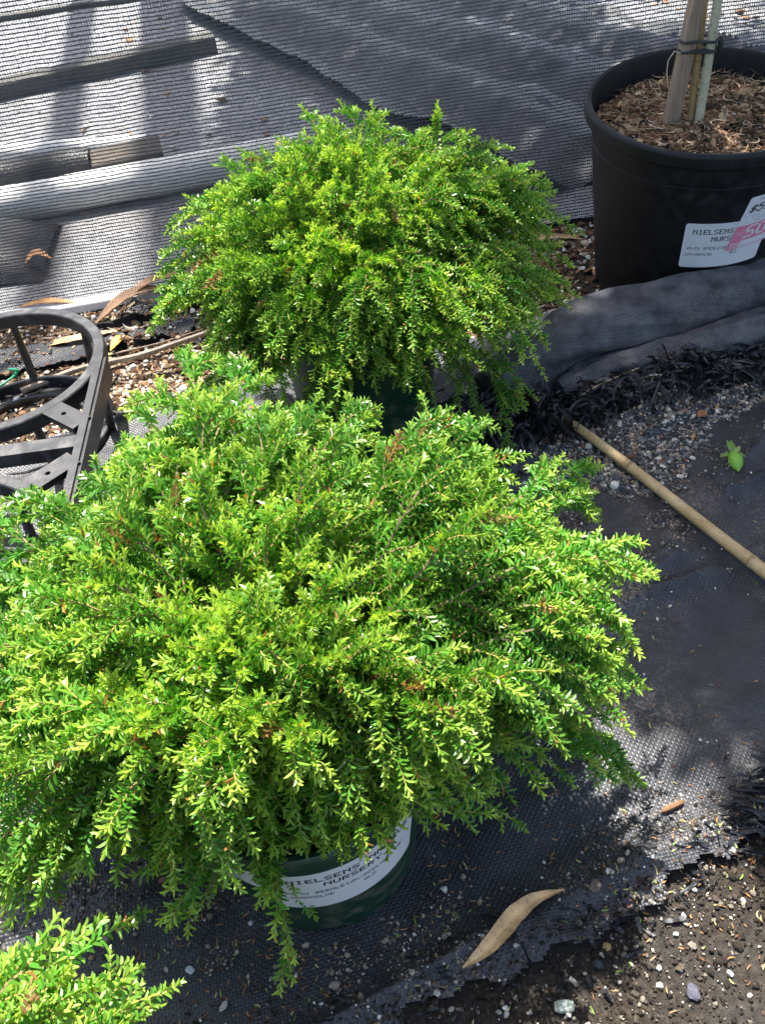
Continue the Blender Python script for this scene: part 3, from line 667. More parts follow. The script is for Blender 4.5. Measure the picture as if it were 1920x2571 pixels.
# ------------------------------------------------------------------ shrubs: arching branches, side twigs, sprigs, thousands of small leaves
def norm(v): return v / (np.linalg.norm(v, axis=-1, keepdims=True) + 1e-12)
def quad_eval(Q, s): A, B, C = Q; s = s[:, None]; return A + B * s + C * s * s
def quad_tan(Q, s): A, B, C = Q; return norm(B + 2 * C * s[:, None])
def perp_frame(T):
    ref = np.where(np.abs(T[:, 2:3]) < .9, np.array([[0, 0, 1.]]), np.array([[1., 0, 0]]))
    n1 = norm(np.cross(T, ref)); return n1, np.cross(n1, T)
def children(Q, per, s_lo, len_lo, len_hi, ang, droop, shorten=.6, upb=.25, term=True):
    """side shoots, a terminal shoot continues the parent"""
    A, B, C = Q; n = len(A); idx = np.repeat(np.arange(n), per); k_ = np.tile(np.arange(per), n)
    s = s_lo + (1 - s_lo) * (k_ + rng.uniform(0, .8, len(idx))) / per; s = np.clip(s, 0, .99)
    q = (A[idx], B[idx], C[idx]); P = quad_eval(q, s); T = quad_tan(q, s); n1, n2 = perp_frame(T)
    phi = (k_ % 2) * PI + rng.normal(0, .75, len(idx))
    a = ang + rng.normal(0, .17, len(idx))
    D = norm(np.cos(a)[:, None] * T + np.sin(a)[:, None] * (np.cos(phi)[:, None] * n1 + np.sin(phi)[:, None] * n2) + np.array([0, 0, upb])[None] * rng.uniform(0, 1, (len(idx), 1)))
    L = rng.uniform(len_lo, len_hi, len(idx)) * (1 - shorten * (s - s_lo) / (1 - s_lo))
    if term:
        e = np.ones(n); P = np.concatenate([P, quad_eval(Q, e)]); D = np.concatenate([D, quad_tan(Q, e)]); L = np.concatenate([L, rng.uniform(len_lo, len_hi, n) * .6])
    B2 = D * L[:, None]; C2 = np.zeros_like(B2); C2[:, 2] = -droop * L ** 2 * 6; C2 += T[:1] * 0
    C2 += rng.normal(0, .09, B2.shape) * L[:, None]
    return (P, B2, C2)
def tubes(Q, r0_, r1_, seg, col0, col1):
    A, B, C = Q; n = len(A); a = np.arange(3) * 2 * PI / 3; V = []; cc = []
    for i in range(seg + 1):
        s = np.full(n, i / seg); P = quad_eval(Q, s); T = quad_tan(Q, s); n1, n2 = perp_frame(T); r = r0_ + (r1_ - r0_) * i / seg
        V.append(P[:, None, :] + r * (np.cos(a)[None, :, None] * n1[:, None] + np.sin(a)[None, :, None] * n2[:, None]))
        cc.append(np.tile(np.array(col0) * (1 - i / seg) + np.array(col1) * i / seg, (n, 3, 1)))
    V = np.stack(V, 1); cc = np.stack(cc, 1); m = 3 * (seg + 1); F = []
    for i in range(seg):
        for q in range(3): F.append((i * 3 + q, i * 3 + (q + 1) % 3, (i + 1) * 3 + (q + 1) % 3, (i + 1) * 3 + q))
    F = (np.array(F)[None] + (np.arange(n) * m)[:, None, None]).reshape(-1, 4)
    cc = cc * rng.uniform(.7, 1.25, (n, 1, 1, 1))
    return V.reshape(-1, 3), F, cc.reshape(-1, 3)
def leaves(Q, s0, spacing, L, W, tipb=1.0, frac=1.0):
    A, B, C = Q; patch = sst(.35, .65, fbm(A[:, 0] * 16 + 3, A[:, 1] * 16 + A[:, 2] * 11, 2)); ln = np.linalg.norm(B + C, axis=1); cnt = np.maximum(3, (ln * (1 - s0) / spacing).astype(int))
    idx = np.repeat(np.arange(len(A)), cnt); pos = np.concatenate([np.arange(c) for c in cnt]); s = s0 + (1 - s0) * (pos + 1) / cnt[idx]
    node = pos
    # two leaves per node, opposite, each pair turned against the last
    idx = np.repeat(idx, 2); s = np.repeat(s, 2); node = np.repeat(node, 2); side = np.tile([0, 1], len(idx) // 2)
    last = (s > .985)
    q = (A[idx], B[idx], C[idx]); P = quad_eval(q, s); T = quad_tan(q, s); n1, n2 = perp_frame(T)
    phi0 = rng.uniform(0, 2 * PI, len(A))[idx]
    phi = phi0 + side * PI + node * (PI / 2) + rng.normal(0, .28, len(idx))
    tipd = np.clip((1 - s) * ln[idx] / .010, 0, 1)          # 0 at tip
    a = .42 + .62 * tipd + rng.normal(0, .16, len(idx)); a = np.clip(a, .1, 1.5)
    D = norm(np.cos(a)[:, None] * T + np.sin(a)[:, None] * (np.cos(phi)[:, None] * n1 + np.sin(phi)[:, None] * n2) + np.array([[0, 0, .10]]))
    Wd = norm(np.cross(D, T) + 1e-6); Nn = np.cross(Wd, D)                       # Nn points towards the twig tip: upper side
    l = L * (1 - .30 * (1 - tipd)) * rng.uniform(.62, 1.2, len(idx)) * rng.uniform(.75, 1.15, len(A))[idx]; w_ = W * rng.uniform(.8, 1.2, len(idx)) * (1 - .15 * (1 - tipd))
    prof = [(.0, .12, 0), (.36, .5, .03), (.74, .42, .02), (1.0, .0, -.05)]
    V = np.zeros((len(idx), 6, 3)); cv = .10 * l
    fold = .35
    def pt(t_, wf, side_, up_): return P + D * (l * t_)[:, None] + Wd * (side_ * w_ * wf)[:, None] + Nn * (up_ * cv + fold * w_ * wf - .25 * l * t_ ** 2 * .3)[:, None]
    V[:, 0] = pt(0, 0, 0, 0); V[:, 1] = pt(.38, .5, -1, 1.2); V[:, 2] = pt(.78, .42, -1, 1.0); V[:, 3] = pt(1.0, 0, 0, 0); V[:, 4] = pt(.78, .42, 1, 1.0); V[:, 5] = pt(.38, .5, 1, 1.2)
    b = (np.arange(len(idx)) * 6)[:, None, None]; F = (b + np.array([[0, 1, 2, 3], [0, 3, 4, 5]])[None]).reshape(-1, 4)
    youth = (1 - np.clip((1 - s) * ln[idx] / .016, 0, 1)) * tipb
    sh = np.clip(rng.random(len(A)) * .55 + .6 * patch - .1, 0, 1)[idx]                                                  # some shoots are younger than others
    youth = np.clip(youth * (.45 + .75 * sh) + rng.normal(0, .06, len(idx)), 0, 1)[:, None]
    old = np.array([.050, .190, .020]); mid = np.array([.120, .360, .034]); new = np.array([.48, .66, .095])
    m_ = np.clip(.15 + .75 * sh + rng.normal(0, .14, len(idx)), 0, 1)[:, None]
    c = (old * (1 - m_) + mid * m_) * (1 - youth) + new * youth
    od = rng.random(len(idx)) < .008; c[od] = (.40, .20, .06); dead = (rng.random(len(A)) < .006)[idx]; c[dead] = (.30, .17, .08)
    c = c * rng.uniform(.85, 1.15, (len(idx), 1))
    return V.reshape(-1, 3), F, np.repeat(c, 6, 0)
def shrub(parent, base, dome, R, seed, n0=120, per1=9, per2=5, L=.0080, W=.0019, extra=(), low=-.35, shape=None, sp=.0019, cull=None):
    """branches run from the stem at base to points over a flattened dome; extra = (end points) of stray branches"""
    global rng
    rng = np.random.default_rng(seed)
    i = np.arange(n0) + .5; z = 1 - (1 - low) * i / n0; th = PI * (1 + 5 ** .5) * i + rng.normal(0, .12, n0)
    d = np.stack([np.cos(th) * np.sqrt(1 - z ** 2), np.sin(th) * np.sqrt(1 - z ** 2), z], -1)
    rad = np.where(rng.random(n0) < .3, rng.uniform(.55, .8, n0), rng.uniform(.82, 1.08, n0))
    keep = fbm(d[:, 0] * 3.1 + seed, d[:, 1] * 3.1 + d[:, 2] * 2, 2) > .34; d, rad, th, z = d[keep], rad[keep], th[keep], z[keep]
    E = np.array(dome) + d * np.array(R) * rad[:, None]
    if shape is not None: E = shape(E, np.array(dome))
    if len(extra): E = np.concatenate([E, np.array(extra, float)])
    n = len(E); A = np.tile(np.array(base, float), (n, 1)) + rng.normal(0, .010, (n, 3)) * [1, 1, .3]
    V0 = E - A; ln = np.linalg.norm(V0, axis=1)
    horiz = norm(V0 * [1, 1, 0]) ; 
    # leave steeply, arch over, droop at the end
    B = norm(V0) * ln[:, None] * .85 + np.array([0, 0, 1])[None] * (.55 * np.hypot(V0[:, 0], V0[:, 1]))[:, None]
    C = E - A - B; Q0 = (A, B, C)
    Q1 = children(Q0, per1, .40, .050, .105, .50, 1.5, .40, upb=.16)
    if cull is not None:
        def trim(Q):
            k = np.ones(len(Q[0]), bool)
            for t_ in (.5, 1.0): k &= ~cull(quad_eval(Q, np.full(len(Q[0]), t_)), rng)
            return tuple(q[k] for q in Q)
        Q1 = trim(Q1)
    Q2 = children(Q1, per2, .16, .016, .042, .50, 1.0, .50, upb=.14)
    if cull is not None: Q2 = trim(Q2)
    parts = [tubes(Q0, .0022, .0008, 8, (.12, .08, .055), (.24, .17, .10)), tubes(Q1, .0008, .0005, 4, (.24, .17, .10), (.34, .28, .10)), tubes(Q2, .0005, .0004, 2, (.40, .26, .10), (.42, .36, .08))]
    off = 0; Vs = []; Fs = []; Cs = []
    for v, f, c in parts: Vs.append(v); Fs.append(f + off); Cs.append(c); off += len(v)
    new_mesh('stems', np.concatenate(Vs), np.concatenate(Fs), M_stem, parent, col=np.concatenate(Cs))
    parts = [leaves(Q2, .06, sp, L, W), leaves(Q1, .12, sp * 1.15, L * 1.05, W * 1.05, .6), leaves(Q0, .65, sp * 1.2, L, W, .6)]
    off = 0; Vs = []; Fs = []; Cs = []
    for v, f, c in parts: Vs.append(v); Fs.append(f + off); Cs.append(c); off += len(v)
    o = new_mesh('foliage', np.concatenate(Vs), np.concatenate(Fs), M_leaf, parent, col=np.concatenate(Cs))
    print('leaves', off // 6)
    return o

MIX = [((.06, .035, .02), 4), ((.12, .07, .04), 3), ((.22, .14, .08), 2), ((.03, .02, .015), 3)]
# front shrub
fp = empty('potted_shrub', (-.087, .361, .0035), 'largest bright green spreading shrub in green pot with white label, nearest the centre', 'potted shrub', 'small-leaved shrubs in green pots')
pot('pot', fp, .078, .099, .185, .012, M_green, 8, 20, .007)
nursery_label(fp, Wrap(.078, .099, .185, -107, .072, math.radians(-2)), .112, .074)
wr = Wrap(.078, .099, .185, -138, .112, math.radians(-4)); mb = MB(); sticker_sheet(mb, wr, .040, .050, .003, .0006, 0)
rects_on(mb, wr, text_rects('$9', .012, .034, .011, .010, slant=.25, bold=.0002), .00085, 1); rects_on(mb, wr, [(.002, .0405, .038, .043)], .00085, 1); mb.build('price_label', [M_paper, M_ink], fp, smooth=False)
pot_soil(fp, .092, .150, 500, pal(500, MIX), (.002, .006))
def flow(E, c):
    d = E - c; th = np.arctan2(d[:, 1], d[:, 0]); k_ = np.ones(len(E))
    E = E.copy()
    front = np.exp(-((th + PI / 2 - .1) / .95) ** 4) * (1 - sst(.02, .10, d[:, 2]))                  # towards the viewer the skirt is short
    left = np.exp(-((np.abs(th) - PI) / .8) ** 2)
    E[:, :2] = c[:2] + d[:, :2] * (1 - .50 * front + .16 * left)[:, None]; E[:, 2] += .062 * front
    E[:, 2] += .02 * np.sin(th * 3 + 1) * np.hypot(d[:, 0], d[:, 1]) / .25
    return E
def front_cull(P, rng):
    x, y, z = P[:, 0], P[:, 1], P[:, 2]; u = rng.random(len(x))
    lim = -.088 - .43 * (z - .15) + .018 * (fbm(x * 22 + 4, z * 20, 2) - .5) * 2
    a = (y < lim) & (x > -.145) & (x < .13) & (u > .05)
    b = (y < -.05) & (z < .10) & (x > -.085) & (u > .10)
    c = ((z < .075) | ((z < .135 - .25 * np.clip(-x - .20, 0, .2)) & (y < -.02) & (x < -.08))) & (u > .08)
    c |= (x < -.08) & (y < -.105 - .43 * (z - .15)) & (u > .12)
    keep = ((np.abs(x + .076) < .014) & (z > .085) & (y > -.13)) | ((np.abs(x + .018) < .009) & (z > .095))
    return (a | b | c) & ~keep
shrub(fp, (0, 0, .165), (.0, .060, .212), (.220, .215, .130), 11, n0=230, per1=7, per2=5, shape=flow, cull=front_cull,
      extra=[(-.076, -.085, .10), (-.074, -.10, .13), (-.018, -.095, .15), (-.17, .0, .13), (-.22, .02, .12), (-.24, .02, .14), (-.24, .05, .17), (.235, .17, .20), (.21, .02, .17), (.225, -.01, .13), (-.05, .23, .34), (-.02, .25, .31), (.25, .20, .21), (-.04, -.075, .205), (-.01, -.08, .20), (.02, -.085, .205), (.05, -.075, .20), (.08, -.06, .20), (-.07, -.07, .20), (.0, -.06, .22), (.03, -.06, .22), (-.05, -.05, .225), (-.10, .20, .29), (-.08, .19, .32)])
# back shrub
bp = empty('potted_shrub', (.0, .92, .0035), 'middle-distance round green shrub in front of the shade cloth, no label showing', 'potted shrub', 'small-leaved shrubs in green pots')
pot('pot', bp, .078, .099, .185, .012, M_green, 8, 20, .007)
pot_soil(bp, .092, .150, 300, pal(300, MIX), (.002, .006))
shrub(bp, (0, 0, .165), (.014, .025, .222), (.186, .165, .128), 23, n0=210, per1=7, per2=5, low=-.15, L=.0076, W=.0019,
      extra=[(-.06, -.14, .11), (.15, -.10, .13), (-.17, -.06, .14), (-.10, .06, .30)])
# corner shrub
cp = empty('potted_shrub', (-.290, .062, .012), 'yellow-green shrub tips poking into the bottom left corner', 'potted shrub', 'small-leaved shrubs in green pots')
pot('pot', cp, .078, .099, .185, .012, M_green, 8, 20, .007)
pot_soil(cp, .092, .150, 200, pal(200, MIX), (.002, .006))
shrub(cp, (0, 0, .165), (0, 0, .215), (.115, .12, .150), 31, n0=80, per1=8, per2=5, L=.0078, W=.0023, sp=.0022)
rng = np.random.default_rng(99)

# ------------------------------------------------------------------ black pot with staked tree
tp = empty('potted_tree', (.4976, 1.19, .004), 'black plastic pot of bark mulch holding a staked young tree, white and pink labels', 'potted tree')
BH = .272
tp.rotation_euler = (math.radians(4.0), math.radians(.3), 0)
pot('pot', tp, .122, .153, BH, .016, M_black, 6, 18, .010, bands=(.222,))
pot_soil(tp, .147, .232, 5200, pal(5200, [((.10, .055, .03), 4), ((.20, .11, .06), 4), ((.32, .20, .11), 3), ((.48, .34, .20), 1.6), ((.05, .035, .02), 3), ((.62, .55, .45), .4), ((.07, .08, .03), .5)]), (.0025, .009), .018, 'bark_mulch')
fb = pal(700, [((.30, .17, .09), 3), ((.45, .32, .18), 2), ((.14, .08, .05), 2), ((.6, .5, .36), .6)]); fa = rng.uniform(0, 2 * PI, 700); fr = np.sqrt(rng.random(700)) * .138
leaf_blades('mulch_fibres', np.stack([fr * np.cos(fa), fr * np.sin(fa), .246 + .012 * (1 - (fr / .14) ** 2)], -1), rng.uniform(0, 2 * PI, 700), rng.uniform(.008, .03, 700), rng.uniform(.0006, .0018, 700), fb, curl=.8, parent=tp)
W1 = Wrap(.122, .153, BH, -113.5, .101, 0); nursery_label(tp, W1, .108, .070)
W2 = Wrap(.122, .153, BH, -90, .126, math.radians(4)); mb = MB(); sh_ = .26
sticker_sheet(mb, W2, .085, .078, .003, .0014, 0, shear=sh_)
L2 = .0014 + .00025; L3 = L2 + .00025
rects_on(mb, W2, [(.0005, .0, .016, .036), (.016, .012, .085, .036), (.0165, .0015, .084, .0025)], L2, 2, shear=sh_)
def thick_text(s, u, v, ch, cw, b): return text_rects(s, u, v, ch, cw, bold=b)
rects_on(mb, W2, thick_text('SOLD', .0165, .0345, .019, .0165, .0011), L3, 0, shear=sh_)
rects_on(mb, W2, thick_text('TO', .003, .0105, .009, .0065, .0004), L3, 0, shear=sh_)
rects_on(mb, W2, text_rects('$59', .006, .066, .012, .0095, slant=.15, bold=.0003), L2, 1, shear=sh_)
rects_on(mb, W2, [r_ for r_ in text_rects('NIELSENS', .012, .0745, .0028, .0030) if random.random() > .3], L2, 3, shear=sh_)
rects_on(mb, W2, [(.006 + .004 * i, .048 - .004 * j, .0085 + .004 * i, .0486 - .004 * j) for i in range(14) for j in range(3) if random.random() > .4], L2, 3, shear=sh_)
mb.build('price_label', [M_paper, M_ink, M_pink, M_fade], tp, smooth=False)
# stake, bamboo and trunk (local coordinates)
A = np.array([-.057, -.020, .225]); B_ = A + np.array([.055, .045, .62])   # wooden stake leans back a little
def obox(mb, A, B, wx, wy, ry=0.0, bev=.001):
    d = norm(B - A); x = norm(np.cross([0, 1, 0.], d)); y = np.cross(d, x); c, s_ = math.cos(ry), math.sin(ry); x, y = c * x + s_ * y, -s_ * x + c * y
    pl = [(-wx, -wy + bev), (-wx + bev, -wy), (wx - bev, -wy), (wx, -wy + bev), (wx, wy - bev), (wx - bev, wy), (-wx + bev, wy), (-wx, wy - bev)]
    V = []; 
    for P_ in (A, B): V += [P_ + a_ * x + b_ * y for a_, b_ in pl]
    mb.add(V, [tuple(range(8))[::-1], tuple(range(8, 16))] + [(i, (i + 1) % 8, 8 + (i + 1) % 8, 8 + i) for i in range(8)])
mb = MB(); obox(mb, A, B_, .0092, .007, math.radians(14)); mb.build('wooden_stake', M_stake, tp)
C0 = np.array([-.027, -.018, .225]); cn = cane('bamboo_stake', C0, C0 + np.array([-.020, .050, .62]), .0048, [.16, .55, .9], M_cane2, parent=tp)
T0 = np.array([-.0195, -.028, .222]); tt = np.linspace(0, 1, 60); TP = T0 + tt[:, None] * np.array([-.030, .060, 1.05]) + np.stack([.004 * np.sin(tt * 9), .003 * np.cos(tt * 7), 0 * tt], -1)
tr_ = .0058 * (1 - .35 * tt) 
for q in (.075, .145, .235, .3, .45): tr_ = tr_ + .0010 * np.exp(-((tt - q) / .006) ** 2)
mb = MB(); mb.tube(TP, tr_, 14); mb.tube([TP[4], TP[4] + [-.009, -.004, .006]], [.0016, .0012], 6); mb.build('trunk', M_trunk, tp)
# limbs and crown above the frame
def leafcloud(name, P, size, asp, cols, parent=None, mat=None):
    n = len(P); d = norm(rng.normal(size=(n, 3)) + [0, 0, -.3]); u = norm(np.cross(d, rng.normal(size=(n, 3)))); l = size[:, None]; w_ = l * asp
    V = np.stack([P, P + d * l * .5 + u * w_ * .5, P + d * l, P + d * l * .5 - u * w_ * .5], 1)
    F = (np.arange(n) * 4)[:, None] + np.arange(4)[None]
    return new_mesh(name, V.reshape(-1, 3), F, mat or M_leaf, parent, col=np.repeat(cols, 4, 0))
mb = MB(); TT = TP[-1]
for i in range(14):
    a = i * 2.4; s_ = TP[-1 - (i % 7) * 2]; e = s_ + np.array([.17 * math.cos(a), .17 * math.sin(a), .10 + .05 * (i % 3)]); mb.tube([s_, (s_ + e) / 2 + [0, 0, .02], e], [.003, .002, .001], 5)
mb.build('limbs', M_trunk, tp)
nn = 2600; q = norm(rng.normal(size=(nn, 3))) * (rng.random((nn, 1)) ** .4) * [.24, .24, .20] + TT + [0, 0, .06]
leafcloud('crown', q, rng.uniform(.03, .05, nn), .4, pal(nn, [((.06, .16, .03), 1)]), tp)
# ties round stake, cane and trunk
mb = MB()
def loop(z, dz, wob, r, gap=0):
    pts = [(-.057, -.012), (-.054, -.020), (-.038, -.0205), (-.028, -.0245), (-.018, -.0285), (-.0125, -.023), (-.0125, -.014), (-.022, -.002), (-.040, -.001), (-.054, -.003)]
    P = []
    for i, (a_, b_) in enumerate(pts): P.append((a_, b_, z + dz * a_ / .05 + wob * math.sin(i * 1.7)))
    P = np.array(P); k_ = 60; i = np.linspace(0, len(P), k_, endpoint=False); PP = np.concatenate([P, P[:1]])
    Q = np.stack([np.interp(i, np.arange(len(PP)), PP[:, j]) for j in range(3)], -1)
    mb.tube(Q, r, 6, closed=True)
loop(.352, .000, .0002, .0016); loop(.341, .001, .0008, .0017); loop(.3425, .001, -.0012, .0013)
mb.tube([(-.011, -.022, .357), (-.009, -.023, .350), (-.009, -.024, .341), (-.011, -.024, .338)], [.002, .0035, .0032, .001], 7)
mb.build('tie', M_tie, tp)
mb = MB(); mb.tube([(-.056, -.018, .340), (-.066, -.022, .345), (-.072, -.022, .335), (-.071, -.02, .320), (-.066, -.018, .302), (-.061, -.016, .290)], .0006, 5, col=(2, 2, 2)); mb.build('thread', M_stick, tp)
print('pots done')

# ------------------------------------------------------------------ black pot carrier frame
cr = empty('pot_carrier', (-.471, .822, .0), 'black plastic frame with round openings and legs at the left edge', 'pot carrier')
ZT, ZB = .122, .108
def ringmesh(mb, c, ro, ri, z0, z1, n=72, a0=0, a1=2 * PI):
    full = abs(a1 - a0 - 2 * PI) < 1e-6; a = np.linspace(a0, a1, n + (0 if full else 1), endpoint=not full)
    prof = [(ri, z0), (ro, z0), (ro, z1 - .0015), (ro - .0015, z1), (ri + .0015, z1), (ri, z1 - .0015)]; k_ = len(prof); m_ = len(a)
    V = np.concatenate([np.stack([c[0] + r * np.cos(a), c[1] + r * np.sin(a), 0 * a + z], -1) for r, z in prof])
    F = [(i * m_ + q, i * m_ + (q + 1) % m_, ((i + 1) % k_) * m_ + (q + 1) % m_, ((i + 1) % k_) * m_ + q) for i in range(k_) for q in range(m_ if full else m_ - 1)]
    mb.add(V, F)
for sgn, yy in ((1, .175), (-1, -.175)):
    mb = MB(); ringmesh(mb, (0, yy), .141, .126, ZB - .004, ZT + .0008); mb.build('top_ring', M_crate, cr)
    mb = MB(); ringmesh(mb, (0, yy), .122, .116, .0, .022); ringmesh(mb, (0, yy), .1158, .088, .0, .006); ringmesh(mb, (0, yy), .0878, .083, .0, .014); mb.build('base_ring', M_crate, cr)
    for k_ in range(7):
        a = math.radians((95 + k_ * 51.43) * sgn); c_, s_ = math.cos(a), math.sin(a); mb = MB()
        mb.tube([(.133 * c_, yy + .133 * s_, ZB), (.126 * c_, yy + .126 * s_, .05), (.119 * c_, yy + .119 * s_, .004)], [.0062, .0070, .0075], 10, squash=.8); mb.build('leg', M_crate, cr)
for sx in (1, -1):
    mb = MB(); mb.box((sx * .1365, 0, .111), (.009, .35, .024)); mb.build('side_bar', M_crate, cr, smooth=False)
    mb = MB(); mb.box((sx * .1425, 0, .104), (.0035, .34, .030)); mb.build('side_rib', M_crate, cr, smooth=False)
    for sy in (1, -1):
        d = norm(np.array([sx * .050, -sy * .045, 0.])); nrm = np.array([-d[1], d[0], 0]); c0 = np.array([sx * .109, sy * .054, ZT - .0042]); mb = MB()
        # tab with a drilled hole: ring of quads round the hole
        a_ = np.arange(24) * 2 * PI / 24; hole = np.stack([.0032 * np.cos(a_), .0032 * np.sin(a_)], -1); out = np.stack([np.clip(.042 * np.cos(a_), -.034, .034), np.clip(.042 * np.sin(a_), -.0135, .0135)], -1)
        V = []; 
        for z in (.0045, -.004): V += [c0 + d * p_[0] + nrm * p_[1] + [0, 0, z] for p_ in hole] + [c0 + d * p_[0] + nrm * p_[1] + [0, 0, z] for p_ in out]
        F = []
        for i in range(24):
            j = (i + 1) % 24; F += [(i, j, 24 + j, 24 + i), (48 + j, 48 + i, 72 + i, 72 + j), (j, i, 48 + i, 48 + j), (24 + i, 24 + j, 72 + j, 72 + i)]
        mb.add(V, F); mb.build('corner_tab', M_crate, cr, smooth=False)
mb = MB(); mb.box((0, 0, .112), (.2615, .021, .018)); mb.build('cross_bar', M_crate, cr, smooth=False)

# ------------------------------------------------------------------ rolled cloth and its shredded strands
rc = empty('cloth_roll', (.20, .95, 0), 'folded roll of grey-black woven cloth in front of the black pot', 'cloth roll')
def foldmesh(path, rads, name, seed, squash=.8, twist=0.0):
    path = np.array(path, float) - [.20, .95, 0]; k_ = 90; i = np.linspace(0, len(path) - 1, k_)
    P = np.stack([np.interp(i, np.arange(len(path)), path[:, j]) for j in range(3)], -1); R_ = np.interp(i, np.arange(len(path)), rads)
    for _ in range(14): P[1:-1] = (P[:-2] + 2 * P[1:-1] + P[2:]) / 4
    T = norm(np.gradient(P, axis=0)); n = 56; V = np.zeros((k_, n, 3)); a = np.arange(n) * 2 * PI / n
    for r_ in range(k_):
        n1 = norm(np.cross(T[r_], [0, 0, 1.])); n2 = np.cross(n1, T[r_]); t = r_ / k_
        wr_ = 1 + .26 * (fbm(np.cos(a) * 1.6 + seed, np.sin(a) * 1.6 + t * 5, 3) - .5) * 2 + .26 * (np.abs(fbm(a * 2.2 + seed + t * 9, t * 7 - a * .8, 3) - .5) * 2 - .3) * np.sin(a * .5) ** 2
        # the lengthwise crease of a rolled sheet
        wr_ = wr_ - .26 * np.exp(-((np.mod(a - (2.5 + 1.1 * t + twist) + PI, 2 * PI) - PI) / .16) ** 2)
        V[r_] = P[r_] + R_[r_] * wr_[:, None] * (np.cos(a)[:, None] * n1 + squash * np.sin(a)[:, None] * n2)
    F = [(r_ * n + q, r_ * n + (q + 1) % n, (r_ + 1) * n + (q + 1) % n, (r_ + 1) * n + q) for r_ in range(k_ - 1) for q in range(n)]
    F += [tuple(range(n))[::-1], tuple(range((k_ - 1) * n, k_ * n))]
    mb = MB(); mb.add(V.reshape(-1, 3), F); o = mb.build(name, M_roll, rc); return o
foldmesh([(.165, .925, .028), (.215, .965, .040), (.30, 1.00, .050), (.42, 1.018, .054), (.55, 1.045, .054), (.75, 1.085, .055), (1.0, 1.10, .05)], [.034, .044, .046, .044, .036, .030, .028], 'upper_fold', 1.3, 1.0)
foldmesh([(.250, .922, .020), (.31, .945, .024), (.42, .958, .028), (.55, .972, .036), (.78, 1.00, .04), (1.0, 1.03, .04)], [.016, .024, .027, .032, .036, .034], 'middle_fold', 4.1, .9, .6)
foldmesh([(.262, .895, .014), (.31, .908, .017), (.37, .922, .016), (.45, .935, .014), (.60, .94, .015), (.8, .96, .015)], [.014, .021, .020, .014, .014, .014], 'lower_fold', 7.7, .8, .2)

def strands(name, x0, x1, yfun, n, lmin, lmax, label, dirn=None, zmax=.02, dens=None):
    V = []; F = []; C = []; off = 0
    for i in range(n):
        x = rng.uniform(x0, x1); y = yfun(x) + rng.normal(0, .016); L_ = rng.uniform(lmin, lmax); a = (rng.normal(*dirn) if dirn else rng.uniform(0, 2 * PI)); curv = rng.normal(0, 14); z = rng.uniform(.002, zmax); w_ = rng.uniform(.0006, .0020); k_ = 9
        p = np.array([x, y, float(ground_h(x, y)) + z]); roll = rng.uniform(0, PI); vz = rng.uniform(-.2, .6); rows = []
        for j in range(k_):
            t = np.array([math.cos(a), math.sin(a), vz]); sdv = norm(np.cross(t, [0, 0, 1.])); nv = np.cross(sdv, t); q = math.cos(roll) * sdv + math.sin(roll) * nv
            rows += [p - q * w_, p + q * w_]; p = p + norm(t) * L_ / k_; p[2] = max(p[2], .0045 + .3 * float(z)); a += curv * L_ / k_; vz -= .22; roll += rng.normal(0, .35)
        V += rows; F += [(off + 2 * j, off + 2 * j + 1, off + 2 * j + 3, off + 2 * j + 2) for j in range(k_ - 1)]; off += 2 * k_
    o = new_mesh(name, np.array(V), np.array(F), M_strand, col=np.ones((len(V), 3)), smooth=True); return tag(o, label, 'frayed cloth', kind='stuff')
strands('shredded_strands', .13, .66, lambda x: .872 + (x - .13) * .10 + .010 * math.sin(x * 20), 2600, .015, .06, 'tangled black shredded strands frayed out below the cloth roll', zmax=.028)
strands('shredded_strands', .10, .24, lambda x: .90 + (x - .1) * .1, 420, .02, .07, 'black frayed fringe hanging between back shrub and cane tip', dirn=(-2.2, .5), zmax=.035)
strands('shredded_strands', .245, .36, lambda x: .315 + .03 * math.sin((x - .24) * 22), 200, .03, .08, 'bundle of black frayed strands at the right edge of the mat', dirn=(-.35, .35), zmax=.008)
strands('shredded_strands', -.12, .26, lambda x: float(edge_y(x)) + .004, 150, .008, .025, 'short black frayed threads along the bottom edge of the mat', zmax=.006)

# ------------------------------------------------------------------ shade cloth screen
def wall_mesh():
    nx, nz = 220, 50; x = np.linspace(-2.4, 2.6, nx); z = np.linspace(0, .66, nz); X, Z = np.meshgrid(x, z)
    Yy = SCREEN_Y(X) + .012 * (fbm(X * 2.2 + 3, Z * 2.5, 3) - .5) * 2 + .010 * np.sin(X * 3 + Z * 6) * Z + .05 * Z
    V = np.stack([X, Yy, Z + .004 + .006 * (fbm(X * 6, 0 * X, 2) - .5) * (Z < .01)], -1).reshape(-1, 3); i = np.arange(nz - 1)[:, None] * nx + np.arange(nx - 1)[None]; F = np.stack([i, i + 1, i + nx + 1, i + nx], -1).reshape(-1, 4)
    return V, F, np.stack([X + .02 * Z, Z * 1.02], -1).reshape(-1, 2)
scr = empty('shade_cloth_screen', (0, 1.372, 0), 'upright black knitted shade cloth screen behind all the plants', 'shade cloth')
V, F, UVv = wall_mesh()
ms = new_mesh('mesh_cloth', V - [0, 1.372, 0], F, M_screen, scr, smooth=True)
ul = ms.data.uv_layers.new(name='UVMap'); li = np.empty(len(ms.data.loops), np.int32); ms.data.loops.foreach_get('vertex_index', li); ul.data.foreach_set('uv', UVv[li].astype(np.float32).ravel())
mb = MB(); mb.tube([(-2.4, -.145 + .033, .668), (0, .033, .668), (2.6, .165 + .033, .668)], .006, 8); mb.build('top_wire', M_tie, scr)
for px in (-1.7, .95, 2.2):
    mb = MB(); mb.box((px, .062 * px + .045, .34), (.03, .03, .70)); mb.build('post', M_darkbar, scr, smooth=False)
